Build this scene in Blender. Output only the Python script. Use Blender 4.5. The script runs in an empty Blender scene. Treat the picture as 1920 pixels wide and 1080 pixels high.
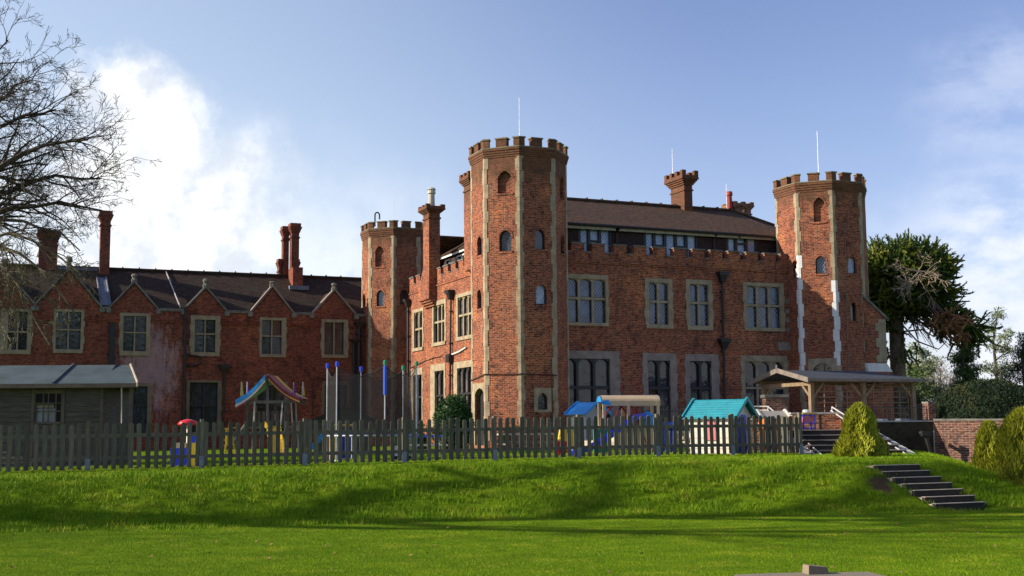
import bpy, math, random
from mathutils import Vector, Matrix, noise as mnoise
random.seed(7)
SC = bpy.context.scene
COL = SC.collection
# ---------------------------------------------------------------- camera
FPX = 2327.0; TH = math.atan(262 / FPX); RO = .0084
EYE = Vector((0, 0, 1.75))
_f = Vector((0, math.cos(TH), math.sin(TH))); _r0 = Vector((1, 0, 0)); _u0 = Vector((0, -math.sin(TH), math.cos(TH)))
CR = _r0 * math.cos(RO) - _u0 * math.sin(RO); CU = _u0 * math.cos(RO) + _r0 * math.sin(RO)
cam = bpy.data.cameras.new('camera'); cam_o = bpy.data.objects.new('camera', cam); COL.objects.link(cam_o)
cam.sensor_width = 36; cam.lens = 36 * FPX / 1920; cam.clip_end = 3000; cam.clip_start = .1
m = Matrix((CR, CU, -_f)).transposed().to_4x4(); m.translation = EYE; cam_o.matrix_world = m
SC.camera = cam_o
# ---------------------------------------------------------------- sun, sky, exposure
SUN_AZ = math.radians(-5)     # the sun stands to the left, a little towards the camera side
SUN_EL = math.radians(24)
sd = Vector((-math.cos(SUN_AZ) * math.cos(SUN_EL), math.sin(SUN_AZ) * math.cos(SUN_EL), math.sin(SUN_EL)))
sun = bpy.data.lights.new('sun', 'SUN'); sun.energy = 4.9; sun.angle = math.radians(.5); sun.color = (1, .88, .72)
sun_o = bpy.data.objects.new('sun', sun); COL.objects.link(sun_o); sun_o.rotation_euler = sd.to_track_quat('Z', 'Y').to_euler()
SC.view_settings.view_transform = 'Standard'; SC.view_settings.look = 'None'; SC.view_settings.gamma = 1
SC.view_settings.exposure = 0.68
SC.cycles.max_bounces = 5; SC.cycles.diffuse_bounces = 3; SC.cycles.use_denoising = True

class NT:
    """small node-tree writer"""
    def __init__(s, tree): s.t = tree; s.n = tree.nodes; s.l = tree.links
    def new(s, typ, **kw):
        n = s.n.new(typ)
        for k, v in kw.items(): setattr(n, k, v)
        return n
    def put(s, sock, v):
        if hasattr(v, 'is_linked') or isinstance(v, bpy.types.NodeSocket): s.l.new(v, sock)
        elif isinstance(v, (tuple, list)):
            if len(v) == 3 and sock.type == 'RGBA': v = tuple(v) + (1,)
            sock.default_value = v
        else: sock.default_value = v
    def math(s, op, a, b=0.0, c=None, clamp=False):
        n = s.new('ShaderNodeMath', operation=op, use_clamp=clamp); s.put(n.inputs[0], a); s.put(n.inputs[1], b)
        if c is not None: s.put(n.inputs[2], c)
        return n.outputs[0]
    def vmath(s, op, a, b=(0, 0, 0)):
        n = s.new('ShaderNodeVectorMath', operation=op); s.put(n.inputs[0], a); s.put(n.inputs[1], b)
        return n.outputs['Value'] if op in ('DOT_PRODUCT', 'LENGTH') else n.outputs[0]
    def mix(s, fac, a, b, mode='MIX'):
        n = s.new('ShaderNodeMix', data_type='RGBA', blend_type=mode); s.put(n.inputs[0], fac); s.put(n.inputs[6], a); s.put(n.inputs[7], b)
        return n.outputs[2]
    def noise(s, vec, scale, detail=4, rough=.55, col=False):
        n = s.new('ShaderNodeTexNoise'); n.inputs['Scale'].default_value = scale; n.inputs['Detail'].default_value = detail
        n.inputs['Roughness'].default_value = rough
        if vec is not None: s.put(n.inputs['Vector'], vec)
        return n.outputs[1 if col else 0]
    def sstep(s, x, a, b):
        n = s.new('ShaderNodeMapRange', interpolation_type='SMOOTHSTEP'); s.put(n.inputs[0], x); s.put(n.inputs[1], a); s.put(n.inputs[2], b)
        return n.outputs[0]
    def scalev(s, v, xyz):
        n = s.new('ShaderNodeMapping'); s.put(n.inputs[0], v); n.inputs['Scale'].default_value = xyz; return n.outputs[0]

world = bpy.data.worlds.new('World'); SC.world = world; world.use_nodes = True
w = NT(world.node_tree); w.n.clear()
sky = w.new('ShaderNodeTexSky', sky_type='NISHITA', sun_disc=False, sun_elevation=SUN_EL, altitude=30, air_density=1.0, dust_density=.7, ozone_density=3.2)
sky.sun_rotation = math.atan2(sd.x, sd.y)
tc = w.new('ShaderNodeTexCoord').outputs['Generated']
def skydir(px, py):
    return (_f + CR * ((px - 960) / FPX) + CU * ((540 - py) / FPX)).normalized()
warp = w.vmath('SCALE', w.vmath('SUBTRACT', w.noise(tc, 9, 6, .6, True), (.5, .5, .5))); warp.node.inputs[3].default_value = .13
wd = w.vmath('ADD', tc, warp)
def blob(px, py, rad, soft):
    d = w.vmath('LENGTH', w.vmath('SUBTRACT', wd, tuple(skydir(px, py))))
    return w.math('SUBTRACT', 1.0, w.sstep(d, rad * (1 - soft) / FPX, rad * (1 + soft) / FPX))
cl = None
for px, py, r, sf, k in ((225, 180, 70, .5, .95), (265, 270, 105, .45, .95), (250, 400, 150, .5, .95), (390, 380, 110, .6, .85), (340, 480, 190, .6, .9),
                         (60, 480, 200, .8, .7), (560, 345, 60, .9, .45), (510, 430, 120, .9, .5), (620, 540, 180, .95, .45), (440, 320, 60, .9, .4)):
    b = w.math('MULTIPLY', blob(px, py, r, sf), k)
    cl = b if cl is None else w.math('MAXIMUM', cl, b)
cl2 = None
for px, py, r, sf, k in ((1900, 470, 120, .8, .5), (1830, 550, 170, .7, .7), (1960, 600, 230, .7, .85), (1890, 190, 90, 1, .35), (1880, 440, 80, .8, .7), (1840, 680, 200, .9, .5)):
    b = w.math('MULTIPLY', blob(px, py, r, sf), k)
    cl2 = b if cl2 is None else w.math('MAXIMUM', cl2, b)
wisp = w.noise(w.scalev(tc, (1, 1, 2.2)), 14, 7, .62)
cl = w.math('MULTIPLY', cl, w.math('ADD', .72, w.math('MULTIPLY', wisp, .55)), clamp=True)
cl2 = w.math('MULTIPLY', cl2, w.sstep(wisp, .3, .62))
gen = w.math('MULTIPLY', w.sstep(w.noise(w.scalev(tc, (1, 1, 2.5)), 3.2, 6, .6), .5, .75), w.math('SUBTRACT', 1.0, w.sstep(w.vmath('DOT_PRODUCT', tc, (0, 1, 0)), .2, .7)))
skyc = w.vmath('SCALE', sky.outputs[0]); skyc.node.inputs[3].default_value = .104
skyc = w.mix(1.0, skyc, (1.20, 1.0, 1.08), 'MULTIPLY')
# clouds toward the sun are brighter; they sit in front of the clear sky
shade = w.noise(tc, 22, 5, .6)
white = w.mix(w.sstep(shade, .35, .62), (.52, .55, .60), (.80, .79, .77))
hz = w.sstep(w.vmath('DOT_PRODUCT', tc, (-.62, .78, .02)), .62, 1.0)
low = w.new('ShaderNodeSeparateXYZ'); w.l.new(tc, low.inputs[0]); lowm = w.math('SUBTRACT', 1.0, w.sstep(low.outputs[2], .0, .34))
skyh = w.mix(w.math('MULTIPLY', hz, w.math('ADD', .48, w.math('MULTIPLY', lowm, .35))), skyc, (.50, .60, .67))
skyh = w.mix(w.math('MULTIPLY', lowm, .28), skyh, (.44, .53, .66))
c1 = w.mix(cl, skyh, white)
c2 = w.mix(cl2, c1, (.62, .64, .72))
c3 = w.mix(w.math('MULTIPLY', gen, .7), c2, (.75, .77, .8))
bg = w.new('ShaderNodeBackground'); w.l.new(c3, bg.inputs[0]); bg.inputs[1].default_value = 1.0
wo = w.new('ShaderNodeOutputWorld'); w.l.new(bg.outputs[0], wo.inputs[0])

# ---------------------------------------------------------------- materials
MATS = {}
def new_mat(name):
    mt = bpy.data.materials.new(name); mt.use_nodes = True
    t = NT(mt.node_tree); t.n.clear()
    b = t.new('ShaderNodeBsdfPrincipled'); o = t.new('ShaderNodeOutputMaterial'); t.l.new(b.outputs[0], o.inputs[0])
    MATS[name] = mt
    return mt, t, b
def bump(t, b, h, strength=.4, dist=.02):
    n = t.new('ShaderNodeBump'); n.inputs['Strength'].default_value = strength; n.inputs['Distance'].default_value = dist
    t.put(n.inputs['Height'], h); t.l.new(n.outputs[0], b.inputs['Normal'])
def simple(name, c1, c2=None, rough=.7, scale=3, metal=0, bs=.25, bd=.01, spec=.4, stretch=(1, 1, 1)):
    mt, t, b = new_mat(name)
    g = t.new('ShaderNodeTexCoord').outputs['Object']
    n = t.noise(t.scalev(g, stretch), scale, 6, .65)
    c2 = c2 or tuple(x * .72 for x in c1)
    t.put(b.inputs['Base Color'], t.mix(t.sstep(n, .3, .7), c1, c2))
    b.inputs['Roughness'].default_value = rough; b.inputs['Metallic'].default_value = metal; b.inputs['Specular IOR Level'].default_value = spec
    if bs: bump(t, b, t.noise(t.scalev(g, stretch), scale * 9, 4), bs, bd)
    return mt
def brick(name, ca, cb, mortar, patch, dark, msize=.011, weather=None, efflo=None):
    mt, t, b = new_mat(name)
    uv = t.new('ShaderNodeTexCoord').outputs['UV']; pos = t.new('ShaderNodeNewGeometry').outputs['Position']
    uvw = t.vmath('ADD', uv, t.vmath('SCALE', t.vmath('SUBTRACT', t.noise(uv, 2.2, 2, .5, True), (.5, .5, .5))))
    uvw.node.inputs[1].links[0].from_node.inputs[3].default_value = .035
    br = t.new('ShaderNodeTexBrick'); t.l.new(uvw, br.inputs['Vector'])
    br.inputs['Scale'].default_value = 1; br.inputs['Brick Width'].default_value = .225; br.inputs['Row Height'].default_value = .077
    br.inputs['Mortar Size'].default_value = msize; br.inputs['Mortar Smooth'].default_value = .3; br.inputs['Bias'].default_value = 0
    br.offset = .5
    t.put(br.inputs['Color1'], ca); t.put(br.inputs['Color2'], cb); t.put(br.inputs['Mortar'], mortar)
    wn = t.noise(t.scalev(uv, (5, 13, 1)), 1, 3, .8)
    c = t.mix(t.math('MULTIPLY', t.sstep(wn, .58, .72), .75), br.outputs[0], (mortar[0] * .9, mortar[1] * .85, mortar[2] * .8))
    c = t.mix(t.math('MULTIPLY', t.sstep(wn, .5, .38), .9), c, (.05, .02, .015))
    w2 = t.noise(t.scalev(uv, (2.1, 5.5, 1)), 1, 4, .75)
    warm = lambda q: t.mix(1.0, q, (1.5, 1.5, 1.2), 'MULTIPLY'); sooty = lambda q: t.mix(1.0, q, (.42, .48, .6), 'MULTIPLY')
    c = t.mix(t.math('MULTIPLY', t.sstep(w2, .53, .7), .6), c, warm(c)); c = t.mix(t.math('MULTIPLY', t.sstep(w2, .47, .32), .7), c, sooty(c))
    n1 = t.noise(pos, .55, 5, .6); n2 = t.noise(pos, 1.7, 5, .65)
    c = t.mix(t.math('MULTIPLY', t.sstep(n1, .5, .62), .7), c, warm(c))
    c = t.mix(t.math('MULTIPLY', t.sstep(n2, .54, .66), .75), c, sooty(c))
    n3 = t.noise(t.scalev(pos, (1, 1, .25)), 1.1, 5, .6)
    c = t.mix(t.math('MULTIPLY', t.sstep(n3, .6, .8), .35), c, (.30, .22, .16))
    st = t.noise(t.scalev(uv, (2.6, .22, 1)), 1, 5, .7)
    c = t.mix(t.math('MULTIPLY', t.sstep(st, .55, .72), .6), c, sooty(c))
    if weather:
        z = t.new('ShaderNodeSeparateXYZ'); t.l.new(pos, z.inputs[0])
        for z0, z1, col, k in weather:
            zz = t.math('ADD', z.outputs[2], t.math('MULTIPLY', t.math('SUBTRACT', n2, .5), 2.2))
            c = t.mix(t.math('MULTIPLY', t.sstep(zz, z0, z1), k), c, t.mix(.6, col, t.mix(1, c, col, 'MULTIPLY')))
    if efflo:
        p = t.vmath('SUBTRACT', pos, efflo[0]); p = t.scalev(p, efflo[1])
        d = t.vmath('LENGTH', p)
        d = t.math('ADD', d, t.math('MULTIPLY', t.math('SUBTRACT', t.noise(t.scalev(pos, (1.6, 1.6, .6)), 2.2, 7, .8), .5), 3.4))
        c = t.mix(t.math('MULTIPLY', t.math('SUBTRACT', 1.0, t.sstep(d, .3, 1.0)), .42), c, (.50, .42, .46))
    t.put(b.inputs['Base Color'], c); b.inputs['Roughness'].default_value = .9; b.inputs['Specular IOR Level'].default_value = .2
    h = t.math('ADD', t.math('MULTIPLY', br.outputs['Fac'], -.8), t.math('MULTIPLY', wn, 1.2))
    bump(t, b, h, .7, .012)
    return mt
BR = brick('house_brick', (.35, .092, .038), (.175, .044, .026), (.33, .225, .15), (.44, .135, .045), (.10, .045, .035), .009,
           weather=[(11.9, 13.2, (.17, .11, .065), .8)])
BRW = brick('wing_brick', (.28, .068, .034), (.155, .038, .024), (.22, .13, .10), (.40, .095, .035), (.09, .04, .04), .008,
            efflo=((-19.9, 68.1, 5.2), (.5, .5, .36)))
BRD = brick('old_wall_brick', (.20, .075, .045), (.13, .055, .04), (.26, .20, .16), (.22, .12, .08), (.07, .06, .05), .014)
BRN = brick('stair_brick', (.50, .17, .07), (.40, .12, .05), (.48, .36, .24), (.52, .2, .09), (.3, .14, .08), .012)
simple('stone', (.37, .30, .195), (.22, .175, .11), .85, 2.5, bs=.4)
simple('stone_grey', (.28, .235, .20), (.18, .15, .125), .85, 2.5, bs=.4)
BRM = brick('moss_brick', (.06, .045, .022), (.04, .034, .02), (.06, .055, .035), (.035, .045, .015), (.02, .025, .012), .012)
simple('white_coping', (.46, .44, .40), (.30, .29, .26), .85, 3)
simple('felt', (.048, .058, .075), (.03, .037, .05), .85, 2, bs=.5)
simple('shed_felt', (.055, .085, .095), (.03, .05, .058), .85, 1.2, bs=.4)
brick('chimney_brick', (.22, .055, .03), (.12, .03, .02), (.18, .12, .09), (.28, .08, .035), (.06, .04, .035), .009)
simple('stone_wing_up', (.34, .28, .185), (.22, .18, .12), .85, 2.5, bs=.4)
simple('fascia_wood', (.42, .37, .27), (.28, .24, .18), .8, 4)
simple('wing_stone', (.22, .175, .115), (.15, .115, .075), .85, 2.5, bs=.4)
simple('new_stone', (.72, .72, .70), (.6, .6, .58), .8, 3)
simple('white_paint', (.78, .78, .76), (.6, .6, .58), .55, 6)
simple('black_iron', (.012, .012, .014), (.025, .024, .026), .45, 5)
simple('black_frame', (.014, .014, .017), (.022, .022, .025), .5, 5)
simple('lead', (.15, .17, .2), (.10, .115, .14), .55, 4)
simple('coping', (.20, .19, .16), (.10, .10, .085), .9, 4)
simple('lichen_coping', (.22, .19, .10), (.11, .10, .07), .9, 4)
simple('pot_clay', (.52, .48, .40), (.36, .34, .3), .8, 5)
simple('red_pot', (.34, .045, .035), (.22, .04, .03), .7, 5)
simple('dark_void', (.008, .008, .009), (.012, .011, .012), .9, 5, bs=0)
simple('aged_wood', (.225, .20, .14), (.12, .108, .078), .9, 2.5, bs=.7, stretch=(9, 9, 1))
simple('post_spur', (.24, .28, .30), (.18, .2, .22), .8, 6)
simple('shed_wood', (.115, .098, .078), (.05, .043, .036), .9, 2, bs=.8, stretch=(1, 1, 14))
simple('shed_trim', (.13, .10, .075), (.08, .065, .05), .9, 4)
simple('pergola_wood', (.26, .19, .11), (.16, .115, .07), .85, 3, stretch=(3, 3, 1))
simple('grey_wood', (.22, .19, .155), (.13, .115, .1), .9, 4)
simple('cream_render', (.50, .43, .32), (.36, .31, .24), .85, 3)
simple('sleeper_face', (.045, .036, .028), (.025, .022, .018), .95, 6, bs=.8)  # sleeper timber, with the shade on the risers put into the dark colour
simple('step_tread', (.60, .50, .37), (.42, .35, .26), .95, 5, bs=.7)  # light falling on the step tops is put into this pale colour
simple('steel_rail', (.62, .60, .56), (.5, .48, .45), .4, 5, metal=.3)
simple('galvanised', (.42, .46, .50), (.3, .33, .36), .45, 5, metal=.5)
simple('bark', (.10, .085, .065), (.05, .043, .034), .95, 3, bs=.9, bd=.03)
simple('twig', (.085, .066, .05), (.045, .036, .028), .9, 3, bs=0)
simple('twig_moss', (.16, .14, .07), (.08, .065, .04), .9, 1.5, bs=0)
simple('dead_twig', (.42, .34, .25), (.26, .2, .15), .9, 3, bs=0)
simple('puzzle_bark', (.27, .20, .15), (.14, .10, .08), .95, 5, bs=.9, bd=.05)
simple('soil', (.055, .038, .022), (.03, .022, .014), 1, 3, bs=.8)
simple('slab_stone', (.22, .17, .11), (.17, .15, .115), .95, 5, bs=.7)
simple('leaf_litter', (.30, .16, .07), (.16, .08, .035), .9, 3, bs=0)
def vary(name, k):
    mt = MATS[name]; t = NT(mt.node_tree); b = next(n for n in t.n if n.type == 'BSDF_PRINCIPLED'); src = b.inputs['Base Color'].links[0].from_socket
    r = t.new('ShaderNodeObjectInfo').outputs['Random']; t.put(b.inputs['Base Color'], t.mix(t.math('MULTIPLY', r, k), src, t.mix(1.0, src, (.4, .42, .42), 'MULTIPLY')))
vary('aged_wood', .9)
def plastic(name, c, rough=.38): return simple(name, c, tuple(x * .86 for x in c), rough, 3, bs=.05)
plastic('plastic_red', (.62, .02, .03)); plastic('plastic_blue', (.015, .05, .55)); plastic('plastic_sky', (.02, .28, .68))
plastic('plastic_yellow', (.70, .47, .04)); plastic('plastic_green', (.02, .24, .12)); plastic('plastic_orange', (.72, .22, .05))
plastic('plastic_beige', (.50, .38, .24)); plastic('plastic_cream', (.66, .60, .50)); plastic('plastic_grey', (.36, .37, .38))
plastic('plastic_pink', (.62, .16, .18)); plastic('plastic_purple', (.2, .03, .3)); plastic('foam_blue', (.02, .10, .62), .6)
plastic('plastic_maroon', (.2, .01, .02))

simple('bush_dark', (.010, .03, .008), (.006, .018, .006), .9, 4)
simple('yew_core', (.08, .085, .012), (.035, .045, .01), .95, 5)
simple('teal_roof', (.02, .28, .34), (.015, .20, .25), .4, 4, bs=.1)
nm_, nt_, nb_ = new_mat('netting'); nb_.inputs['Base Color'].default_value = (.012, .012, .014, 1); nb_.inputs['Alpha'].default_value = .42; nb_.inputs['Roughness'].default_value = .9
def tiles(name, c1, c2, moss):
    mt, t, b = new_mat(name)
    uv = t.new('ShaderNodeTexCoord').outputs['UV']; pos = t.new('ShaderNodeNewGeometry').outputs['Position']
    br = t.new('ShaderNodeTexBrick'); t.l.new(uv, br.inputs['Vector']); br.inputs['Scale'].default_value = 1
    br.inputs['Brick Width'].default_value = .17; br.inputs['Row Height'].default_value = .115; br.inputs['Mortar Size'].default_value = .009
    br.inputs['Mortar Smooth'].default_value = .6
    t.put(br.inputs['Color1'], c1); t.put(br.inputs['Color2'], c2); t.put(br.inputs['Mortar'], tuple(x * .25 for x in c2))
    n = t.noise(pos, .8, 6, .65); n2 = t.noise(pos, 3.5, 4)
    c = t.mix(t.math('MULTIPLY', t.sstep(n, .45, .7), .65), br.outputs[0], moss)
    c = t.mix(t.math('MULTIPLY', t.sstep(t.noise(t.scalev(uv, (3, 4.5, 1)), 1, 4, .8), .55, .72), .7), c, (.17, .085, .04)); c = t.mix(t.math('MULTIPLY', t.sstep(t.noise(t.scalev(uv, (2.2, 3.5, 1)), 1.7, 4, .8), .5, .68), .7), c, (.02, .014, .011))
    t.put(b.inputs['Base Color'], c); b.inputs['Roughness'].default_value = .85; b.inputs['Specular IOR Level'].default_value = .25
    bump(t, b, t.math('ADD', t.math('MULTIPLY', br.outputs['Fac'], -1), n2), .8, .02)
    return mt
tiles('roof_tile', (.13, .064, .032), (.038, .023, .016), (.050, .044, .024))
tiles('wing_tile', (.060, .031, .018), (.022, .014, .011), (.035, .036, .017))
tiles('hung_tile', (.075, .038, .032), (.04, .023, .022), (.035, .026, .028))

def glass(name, deep, pale, lead=None, pitch=.17, rough=.06):
    mt, t, b = new_mat(name)
    uv = t.new('ShaderNodeTexCoord').outputs['UV']; sp = t.new('ShaderNodeSeparateXYZ'); t.l.new(uv, sp.inputs[0])
    rnd = t.new('ShaderNodeObjectInfo').outputs['Random']; off = t.vmath('SCALE', (17.0, 31.0, 5.0)); t.put(off.node.inputs[3], rnd)
    n = t.noise(t.vmath('ADD', t.scalev(uv, (2.2, 1.0, 1)), off), 1.3, 4, .7)
    c = t.mix(t.sstep(n, .44, .58), deep, pale)
    if lead:
        u1 = t.math('MULTIPLY', sp.outputs[0], 1.45)
        a = t.math('FRACT', t.math('DIVIDE', t.math('ADD', u1, sp.outputs[1]), pitch)); d = t.math('FRACT', t.math('DIVIDE', t.math('SUBTRACT', u1, sp.outputs[1]), pitch))
        m1 = t.math('MAXIMUM', t.math('LESS_THAN', a, .16), t.math('LESS_THAN', d, .16))
        c = t.mix(m1, c, lead)
        b.inputs['Roughness'].default_value = rough
        r = t.math('ADD', rough, t.math('MULTIPLY', m1, .5)); t.put(b.inputs['Roughness'], r)
    else: b.inputs['Roughness'].default_value = rough
    t.put(b.inputs['Base Color'], c); b.inputs['IOR'].default_value = 1.6
    bump(t, b, t.noise(uv, 4.5, 2), .12, .05)
    return mt
glass('lead_glass', (.010, .016, .032), (.05, .085, .17), (.20, .24, .30), .21)  # the reflected blue sky is put into the base colour
glass('lead_glass_pale', (.12, .20, .38), (.30, .38, .50), (.42, .47, .52), .2)  # paler copy, again with the sky's reflection in its blue colour
glass('dark_glass', (.006, .007, .010), (.035, .045, .06), (.04, .045, .05))
glass('sunny_glass', (.03, .03, .04), (.15, .13, .13), (.12, .11, .1))  # paler, warmer copy of the dark glass; sunlight put into its colour
glass('plain_glass', (.006, .007, .01), (.03, .035, .045))

def foliage(name, c1, c2, c3=None, rough=.55, trans=True):
    mt, t, b = new_mat(name)
    g = t.new('ShaderNodeNewGeometry'); o = t.new('ShaderNodeTexCoord').outputs['Object']
    c = t.mix(g.outputs['Random Per Island'], c1, c2)
    if name == 'grass_blade': o = g.outputs['Position']
    if c3: c = t.mix(t.math('MULTIPLY', t.sstep(t.noise(o, 1.3, 4, .6), .5, .68), .8), c, c3)
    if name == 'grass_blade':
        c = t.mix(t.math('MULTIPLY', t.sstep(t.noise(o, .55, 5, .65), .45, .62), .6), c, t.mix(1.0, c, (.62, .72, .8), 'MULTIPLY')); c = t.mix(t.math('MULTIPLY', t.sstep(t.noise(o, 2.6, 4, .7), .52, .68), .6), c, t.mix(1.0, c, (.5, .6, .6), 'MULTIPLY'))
    t.put(b.inputs['Base Color'], c); b.inputs['Roughness'].default_value = rough; b.inputs['Specular IOR Level'].default_value = .08 if name == 'grass_blade' else .3
    return mt
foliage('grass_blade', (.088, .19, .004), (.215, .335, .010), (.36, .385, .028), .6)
foliage('bush_leaf', (.012, .05, .010), (.03, .095, .016), (.05, .10, .02), .35)
foliage('yew_gold', (.19, .235, .014), (.40, .40, .03), (.10, .14, .012), .7)
foliage('yew_dark', (.008, .022, .007), (.018, .036, .010), (.05, .055, .012), .7)
foliage('puzzle_leaf', (.025, .055, .012), (.10, .15, .022), (.30, .30, .04), .5)
foliage('puzzle_brown', (.38, .19, .09), (.20, .10, .05), None, .8)
foliage('conifer_leaf', (.05, .10, .022), (.12, .19, .04), (.03, .06, .018), .6)
foliage('euc_leaf', (.12, .17, .08), (.24, .28, .14), (.07, .11, .05), .5)
foliage('fir_leaf', (.016, .03, .014), (.045, .06, .026), None, .7)
foliage('shrub_leaf', (.06, .095, .03), (.15, .17, .06), (.03, .05, .02), .6)

def grassmat():
    mt, t, b = new_mat('turf')
    p = t.new('ShaderNodeNewGeometry').outputs['Position']
    a = t.noise(p, 1.2, 6, .65); f = t.noise(t.scalev(p, (1, 1, 3)), 14, 6, .75); k = t.noise(p, 60, 3, .7)
    c = t.mix(t.sstep(a, .35, .65), (.085, .165, .005), (.155, .24, .008))
    c = t.mix(t.sstep(f, .5, .72), c, (.045, .105, .007)); c = t.mix(t.math('MULTIPLY', t.sstep(k, .55, .8), .5), c, (.15, .20, .025))
    d = t.vmath('LENGTH', t.scalev(t.vmath('SUBTRACT', p, (7.85, 26.75, .5)), (1.6, .75, .9)))
    d = t.math('ADD', d, t.math('MULTIPLY', t.noise(p, 3.5, 4), .7))
    c = t.mix(t.math('SUBTRACT', 1.0, t.sstep(d, .55, .85)), c, (.095, .065, .038))
    t.put(b.inputs['Base Color'], c); b.inputs['Roughness'].default_value = .95; b.inputs['Specular IOR Level'].default_value = .03
    bump(t, b, t.math('ADD', f, t.math('MULTIPLY', k, .6)), 1.0, .05)
grassmat()

# ---------------------------------------------------------------- mesh writer
def V(*a): return Vector(a)
CURZ = [0.0]      # base level of the thing being built
class MB:
    def __init__(s): s.v = []; s.f = []; s.m = []; s.mi = 0
    def face(s, pts, mi=None):
        n = len(s.v); s.v += [tuple(p) for p in pts]; s.f.append(tuple(range(n, n + len(pts)))); s.m.append(s.mi if mi is None else mi)
    def box(s, x0, x1, y0, y1, z0, z1, mi=None):
        n = len(s.v)
        s.v += [(x, y, z) for z in (z0, z1) for y in (y0, y1) for x in (x0, x1)]
        for q in ((0, 2, 3, 1), (4, 5, 7, 6), (0, 1, 5, 4), (2, 6, 7, 3), (0, 4, 6, 2), (1, 3, 7, 5)):
            s.f.append(tuple(n + i for i in q)); s.m.append(s.mi if mi is None else mi)
    def hexa(s, p, mi=None):       # eight points: bottom loop then top loop (counter-clockwise from above)
        n = len(s.v); s.v += [tuple(q) for q in p]
        for q in ((3, 2, 1, 0), (4, 5, 6, 7), (0, 1, 5, 4), (1, 2, 6, 5), (2, 3, 7, 6), (3, 0, 4, 7)):
            s.f.append(tuple(n + i for i in q)); s.m.append(s.mi if mi is None else mi)
    def prism(s, poly, z0, z1, mi=None, cap=True, z1f=None):
        n = len(s.v); k = len(poly)
        s.v += [(p[0], p[1], z0) for p in poly] + [(p[0], p[1], z1f(p) if z1f else z1) for p in poly]
        for i in range(k):
            j = (i + 1) % k; s.f.append((n + i, n + j, n + k + j, n + k + i)); s.m.append(s.mi if mi is None else mi)
        if cap:
            s.f.append(tuple(n + i for i in reversed(range(k)))); s.m.append(s.mi if mi is None else mi)
            s.f.append(tuple(n + k + i for i in range(k))); s.m.append(s.mi if mi is None else mi)
    def frustum(s, p0, p1, z0, z1, mi=None, cap=True):
        n = len(s.v); k = len(p0); s.v += [(p[0], p[1], z0) for p in p0] + [(p[0], p[1], z1) for p in p1]
        for i in range(k):
            j = (i + 1) % k; s.f.append((n + i, n + j, n + k + j, n + k + i)); s.m.append(s.mi if mi is None else mi)
        if cap:
            s.f.append(tuple(n + i for i in reversed(range(k)))); s.m.append(s.mi if mi is None else mi)
            s.f.append(tuple(n + k + i for i in range(k))); s.m.append(s.mi if mi is None else mi)
    def tube(s, path, r, n=6, mi=None, cap=True):
        path = [Vector(p) for p in path]; rs = r if isinstance(r, (list, tuple)) else [r] * len(path)
        b0 = len(s.v); prev = None
        for i, p in enumerate(path):
            d = (path[min(i + 1, len(path) - 1)] - path[max(i - 1, 0)])
            d = d.normalized() if d.length > 1e-9 else Vector((0, 0, 1))
            if prev is None:
                a = d.cross(Vector((0, 0, 1)) if abs(d.z) < .9 else Vector((1, 0, 0))).normalized()
            else: a = (prev - d * prev.dot(d)).normalized()
            prev = a; b = d.cross(a)
            for k in range(n):
                an = 2 * math.pi * k / n; q = p + (a * math.cos(an) + b * math.sin(an)) * rs[i]; s.v.append((q.x, q.y, q.z))
        mm = s.mi if mi is None else mi
        for i in range(len(path) - 1):
            for k in range(n):
                j = (k + 1) % n; s.f.append((b0 + i * n + k, b0 + i * n + j, b0 + (i + 1) * n + j, b0 + (i + 1) * n + k)); s.m.append(mm)
        if cap:
            s.f.append(tuple(b0 + k for k in reversed(range(n)))); s.m.append(mm)
            e = b0 + (len(path) - 1) * n; s.f.append(tuple(e + k for k in range(n))); s.m.append(mm)
    def bar(s, p0, p1, w, h, mi=None):      # square timber from p0 to p1
        p0, p1 = Vector(p0), Vector(p1); d = (p1 - p0).normalized()
        a = d.cross(Vector((0, 0, 1)) if abs(d.z) < .95 else Vector((0, 1, 0))).normalized() * w / 2; b = a.cross(d).normalized() * h / 2
        s.hexa([p0 - a - b, p0 + a - b, p1 + a - b, p1 - a - b, p0 - a + b, p0 + a + b, p1 + a + b, p1 - a + b], mi)
    def build(s, name, mats, parent=None, smooth=False, z0=None):
        z0 = CURZ[0] if z0 is None else z0
        me = bpy.data.meshes.new(name)
        me.from_pydata([(a, b, c - z0) for a, b, c in s.v] if z0 else s.v, [], s.f)
        if isinstance(mats, str): mats = [mats]
        for q in mats: me.materials.append(MATS[q])
        if len(mats) > 1: me.polygons.foreach_set('material_index', s.m)
        uvl = me.uv_layers.new(name='UVMap').data
        for p in me.polygons:
            nr = p.normal
            if abs(nr.z) > .97: tx = Vector((1, 0, 0)); ty = Vector((0, 1, 0))
            else:
                tx = Vector((-nr.y, nr.x, 0)).normalized(); ty = nr.cross(tx)
            for li in p.loop_indices:
                co = me.vertices[me.loops[li].vertex_index].co; uvl[li].uv = (co.dot(tx), co.dot(ty))
        if smooth: me.polygons.foreach_set('use_smooth', [True] * len(me.polygons))
        me.validate(); me.update()
        o = bpy.data.objects.new(name, me); COL.objects.link(o)
        if parent is not None: o.parent = parent
        return o
def tag(o, label=None, cat=None, group=None, kind=None):
    if label: o['label'] = label
    if cat: o['category'] = cat
    if group: o['group'] = group
    if kind: o['kind'] = kind
    return o
def thing(name, label, cat, loc=(0, 0, 0), rz=0.0, group=None):
    o = bpy.data.objects.new(name, None); COL.objects.link(o); o.empty_display_size = .3
    o.location = loc; o.rotation_euler = (0, 0, rz); return tag(o, label, cat, group)
def copy_tree(o, parent=None):
    c = o.copy(); COL.objects.link(c)
    if parent is not None: c.parent = parent
    for ch in [x for x in bpy.data.objects if x.parent == o]: copy_tree(ch, c)
    return c

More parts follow.
